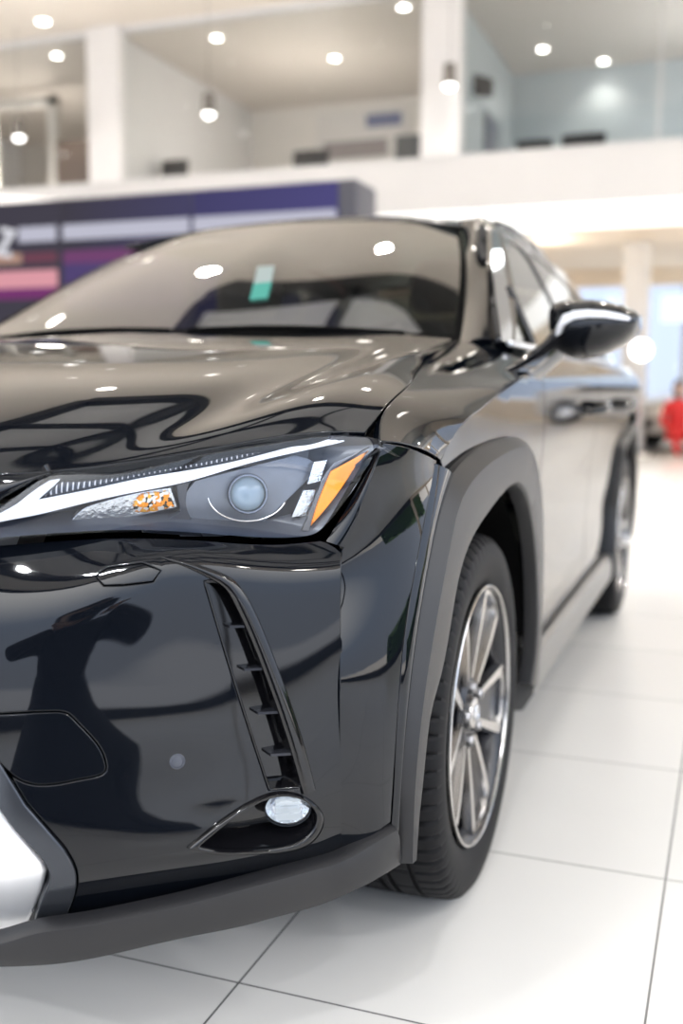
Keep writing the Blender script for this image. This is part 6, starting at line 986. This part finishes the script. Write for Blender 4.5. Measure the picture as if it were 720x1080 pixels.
def head_parts(e,c,f,hair_len=.0,sc=1):
    """face with brow, nose, mouth, ears; c centre, f yaw of the gaze"""
    R=Matrix.Translation(c)@Matrix.Rotation(f,4,'Z')
    bm=bmesh.new();bmesh.ops.create_uvsphere(bm,u_segments=28,v_segments=20,radius=1)
    for v in bm.verts:
        x,y,z=v.co;k=1-.22*max(0,-z)**1.5;v.co=Vector((x*.076*k,y*.094*(1-.1*max(0,-z)),z*.118))
        if y<-.6 and abs(x)<.22: v.co.y-=.018*math.exp(-((z+.12)/.18)**2)*(1-abs(x)/.22)
        if y<-.5: v.co.y+=.006*math.exp(-((z-.08)/.10)**2)*(1 if .2<abs(x)<.6 else 0)
    h=MB().bm(bm,R).obj('head',SKIN,e,sharp=None)
    for s in (-1,1):
        MB().lathe([(.006,.0005),(.004,.008),(-.004,.011)],12,R@align((s*.030,-.086,.010),(0,-1,0))).obj('eye',mat('eye_white',(.8,.8,.8),.2,noise=.02) if not bpy.data.materials.get('eye_white') else bpy.data.materials['eye_white'],h)
        MB().loft([[(R@Vector((s*(.074+.012*w),.0+.022*math.cos(a)*q,.0+.032*math.sin(a)*q)))[:] for a in np.linspace(0,2*math.pi,10,endpoint=False)] for w,q in ((-.3,.8),(.6,1),(1,.5))]).obj('ear',SKIN,h)
    MB().tube([R@Vector((x,-.084-.006*math.cos(x*50),-.055)) for x in np.linspace(-.024,.024,7)],[.002,.0045,.005,.0045,.005,.0045,.002],8).obj('mouth',mat('lips',(.5,.2,.18),.4,noise=.05) if not bpy.data.materials.get('lips') else bpy.data.materials['lips'],h)
    bm=bmesh.new();bmesh.ops.create_uvsphere(bm,u_segments=28,v_segments=20,radius=1)
    for v in bm.verts:
        x,y,z=v.co
        zz=z*.128 if z>0 else z*(.128+hair_len)
        yy=y*.108+.012
        if y<-.25 and z<.45: yy=-.02
        v.co=Vector((x*.090,yy,zz+.012))
    MB().bm(bm,R).obj('hair',HAIR,h,sharp=None)
    return h
DZ=-.23
def low(j): return [(x,y,z if (i in (7,8,11,12)) else (z-.10 if i in (6,10) else z+DZ)) for i,(x,y,z) in enumerate(j)]
def red_person():
    J=low([(0,0,.50),(0,.02,.66),(0,.0,.84),(0,-.01,.98),(0,-.02,1.05),
       (.10,-.02,.49),(.13,-.42,.50),(.13,-.40,.08),(.13,-.54,.05),(-.10,-.02,.49),(-.13,-.42,.50),(-.13,-.40,.08),(-.13,-.54,.05),
       (.17,0,.95),(.23,-.03,.70),(.16,-.26,.60),(.13,-.36,.58),(-.17,0,.95),(-.23,-.03,.70),(-.16,-.26,.60),(-.13,-.36,.58)])
    E=[(0,1),(1,2),(2,3),(3,4),(0,5),(5,6),(6,7),(7,8),(0,9),(9,10),(10,11),(11,12),(3,13),(13,14),(14,15),(15,16),(3,17),(17,18),(18,19),(19,20)]
    R=[(.15,.12),(.14,.11),(.16,.12),(.10,.08),.05,.085,.065,.045,.04,.085,.065,.045,.04,.06,.045,.035,.03,.06,.045,.035,.03]
    e,o=skin_person('person',J,E,R,RED,'person with dark hair in a red top sitting at the far right edge',(.52,14.2,0),math.radians(20));head_parts(e,(0,-.03,1.19+DZ),0,.05)
red_person()
so=empty('bench',(.52,14.35,0),'low dark bench under the person in red','bench')
o=MB().box((.10,14.2,.06),(1.24,14.6,.11),.02).obj('seat',DKF,sharp=30);under(o,so)
for x in (.15,1.14):
    for y in (14.23,14.52): o=MB().box((x,y,0),(x+.05,y+.05,.07)).obj('leg',DKF);under(o,so)
# =================================================================== photographer (mirrored in the bumper) and camera
CAMPOS=Vector((1.3007,-1.8361,.9506));YAW,PITCH,ROLL=.3585,.1182,.0041
Fd=Vector((-math.sin(YAW),math.cos(YAW),0))
def photographer():
    J=[(0,-.26,.36),(0,-.22,.52),(0,-.16,.68),(0,-.12,.80),(0,-.10,.87),
       (.12,-.24,.33),(.24,.12,.10),(.18,-.32,.07),(.17,-.46,.06),(-.12,-.24,.33),(-.24,.12,.10),(-.18,-.32,.07),(-.17,-.46,.06),
       (.20,-.13,.80),(.33,.0,.68),(.10,.07,.87),(-.20,-.13,.80),(-.40,-.02,.74),(-.10,.07,.87)]
    E=[(0,1),(1,2),(2,3),(3,4),(0,5),(5,6),(6,7),(7,8),(0,9),(9,10),(10,11),(11,12),(3,13),(13,14),(14,15),(3,16),(16,17),(17,18)]
    R=[(.21,.16),(.16,.12),(.18,.13),(.14,.10),.06,.12,.08,.06,.04,.12,.08,.06,.04,.075,.06,.035,.075,.06,.035]
    loc=CAMPOS-Fd*.27;loc.z=0
    e,o=skin_person('person',J,E,R,mat('dark_dress',(.012,.013,.018),.8,noise=.2),'photographer in dark clothes kneeling and holding a camera, mirrored in the bumper',loc,YAW)
    head_parts(e,(0,-.10,1.00),math.pi,.16)
    m=MB();m.loft([[(a*math.cos(q),-.15+dy+b*math.sin(q),z) for q in np.linspace(0,2*math.pi,28,endpoint=False)] for z,a,b,dy in ((.62,.15,.12,-.04),(.50,.20,.16,-.06),(.36,.29,.24,-.06),(.20,.38,.36,-.04),(.05,.41,.42,-.02))],caps=False);m.obj('skirt',bpy.data.materials['dark_dress'],e,sharp=None)
    for s in (-1,1):
        J=[(0,0,0),(-.012*s,.03,.03)]+[];E=[(0,1)];R=[.022,.03]
        for k in range(4):
            b=len(J);dx=(-.030+.018*k)*s*-1;l=(.036,.042,.038,.030)[k]
            J+=[(dx,.045,.045-.006*k),(dx-.006*s,.045+l,.052-.008*k),(dx-.022*s,.05+l*1.25,.046-.010*k)];E+=[(1,b),(b,b+1),(b+1,b+2)];R+=[.009,.0085,.0075]
        b=len(J);J+=[(-.03*s,.015,.01),(-.05*s,.045,.0),(-.055*s,.065,.004)];E+=[(1,b),(b,b+1),(b+1,b+2)];R+=[.010,.009,.008]
        me=bpy.data.meshes.new('hand');me.from_pydata(J,E,[]);h=bpy.data.objects.new('hand',me);h.location=(.10*s,.07,.87);link(h,e)
        h.modifiers.new('skin','SKIN')
        for v,r in zip(me.skin_vertices[0].data,R):v.radius=(r,r)
        me.skin_vertices[0].data[0].use_root=True;sb=h.modifiers.new('sub','SUBSURF');sb.levels=1;sb.render_levels=1;me.materials.append(SKIN)
    c=empty('photo_camera',loc+Vector((0,0,.95)),'black photo camera held by the kneeling photographer','camera',rz=YAW)
    m=MB();m.box((-.07,.06,-.045),(.07,.125,.04),.008);m.box((-.03,.065,.035),(.03,.12,.068),.01);m.obj('camera_body',BLK,c,sharp=30)
    MB().lathe([(.0,.034),(.07,.036),(.09,.040),(.105,.041),(.105,.036),(.09,.030),(.088,.0005)],28,align((0,.122,0),(0,1,0))).obj('lens_barrel',BLK,c,sharp=30)
photographer()
cam=bpy.data.cameras.new('camera');co_=bpy.data.objects.new('camera',cam);COL.objects.link(co_)
cp,sp_=math.cos(PITCH),math.sin(PITCH);F_=Vector((-math.sin(YAW)*cp,math.cos(YAW)*cp,-sp_));R0=Vector((math.cos(YAW),math.sin(YAW),0));U0=R0.cross(F_)
R_=R0*math.cos(ROLL)+U0*math.sin(ROLL);U_=-R0*math.sin(ROLL)+U0*math.cos(ROLL)
M=Matrix((R_,U_,-F_)).transposed().to_4x4();M.translation=CAMPOS;co_.matrix_world=M
cam.sensor_fit='VERTICAL';cam.sensor_height=36;cam.sensor_width=24;cam.lens=1101.3/1080*36;cam.clip_start=.03;cam.clip_end=200
cam.dof.use_dof=True;cam.dof.focus_distance=1.40;cam.dof.aperture_fstop=2.2
SC.camera=co_
# =================================================================== daylight and added fill lamps
w=bpy.data.worlds.new('sky');SC.world=w;w.use_nodes=True;nt=w.node_tree;bg=nt.nodes['Background'];N=nt.nodes.new;L=nt.links.new
tc=N('ShaderNodeTexCoord');sx=N('ShaderNodeSeparateXYZ');L(tc.outputs['Generated'],sx.inputs[0]);r=N('ShaderNodeValToRGB');L(sx.outputs['Z'],r.inputs[0])
els=r.color_ramp.elements;els[0].position=0;els[0].color=(.255,.28,.33,1);els[1].position=.60;els[1].color=(1,1,1,1)
e=els.new(.22);e.color=(.26,.31,.40,1)
L(r.outputs[0],bg.inputs[0]);bg.inputs[1].default_value=6.2
def area(name,loc,target,sx_,sy_,watts,col):
    l=bpy.data.lights.new(name,'AREA');l.shape='RECTANGLE';l.size=sx_;l.size_y=sy_;l.energy=watts;l.color=col
    o=bpy.data.objects.new(name,l);o.location=loc;d=Vector(target)-Vector(loc);o.rotation_euler=d.to_track_quat('-Z','Y').to_euler();COL.objects.link(o);return o
area('ceiling_fill',(-6.4,7.3,2.95),(-6.4,7.3,9),9,.4,210,(1,.95,.9))  # added lamp without a fixture, lifts the ceiling brightness
for x in (-10,-5,1.0,5.5): 
    l=bpy.data.lights.new('office_fill','POINT');l.energy=110;l.color=(1,.93,.85) if x<-2 else (.95,.98,1);l.shadow_soft_size=.25;o=bpy.data.objects.new('office_fill',l);o.location=(x,13.6,4.35);COL.objects.link(o)  # added point lamps without fixtures, fill the offices with light
for x,y in ((-6,14.5),(-1.5,14.5),(3,14.5),(6.5,14.5)):
    l=bpy.data.lights.new('soffit_fill','POINT');l.energy=30;l.color=(1,.90,.78);l.shadow_soft_size=.2;o=bpy.data.objects.new('soffit_fill',l);o.location=(x,y,2.9);COL.objects.link(o)  # added unseen point lamps, brighten the area below the mezzanine
SC.view_settings.view_transform='Standard';SC.view_settings.look='None';SC.view_settings.exposure=0.0
SC.cycles.use_denoising=True;SC.cycles.sample_clamp_indirect=6;SC.cycles.max_bounces=10;SC.cycles.transparent_max_bounces=12;SC.cycles.caustics_reflective=False;SC.cycles.caustics_refractive=False
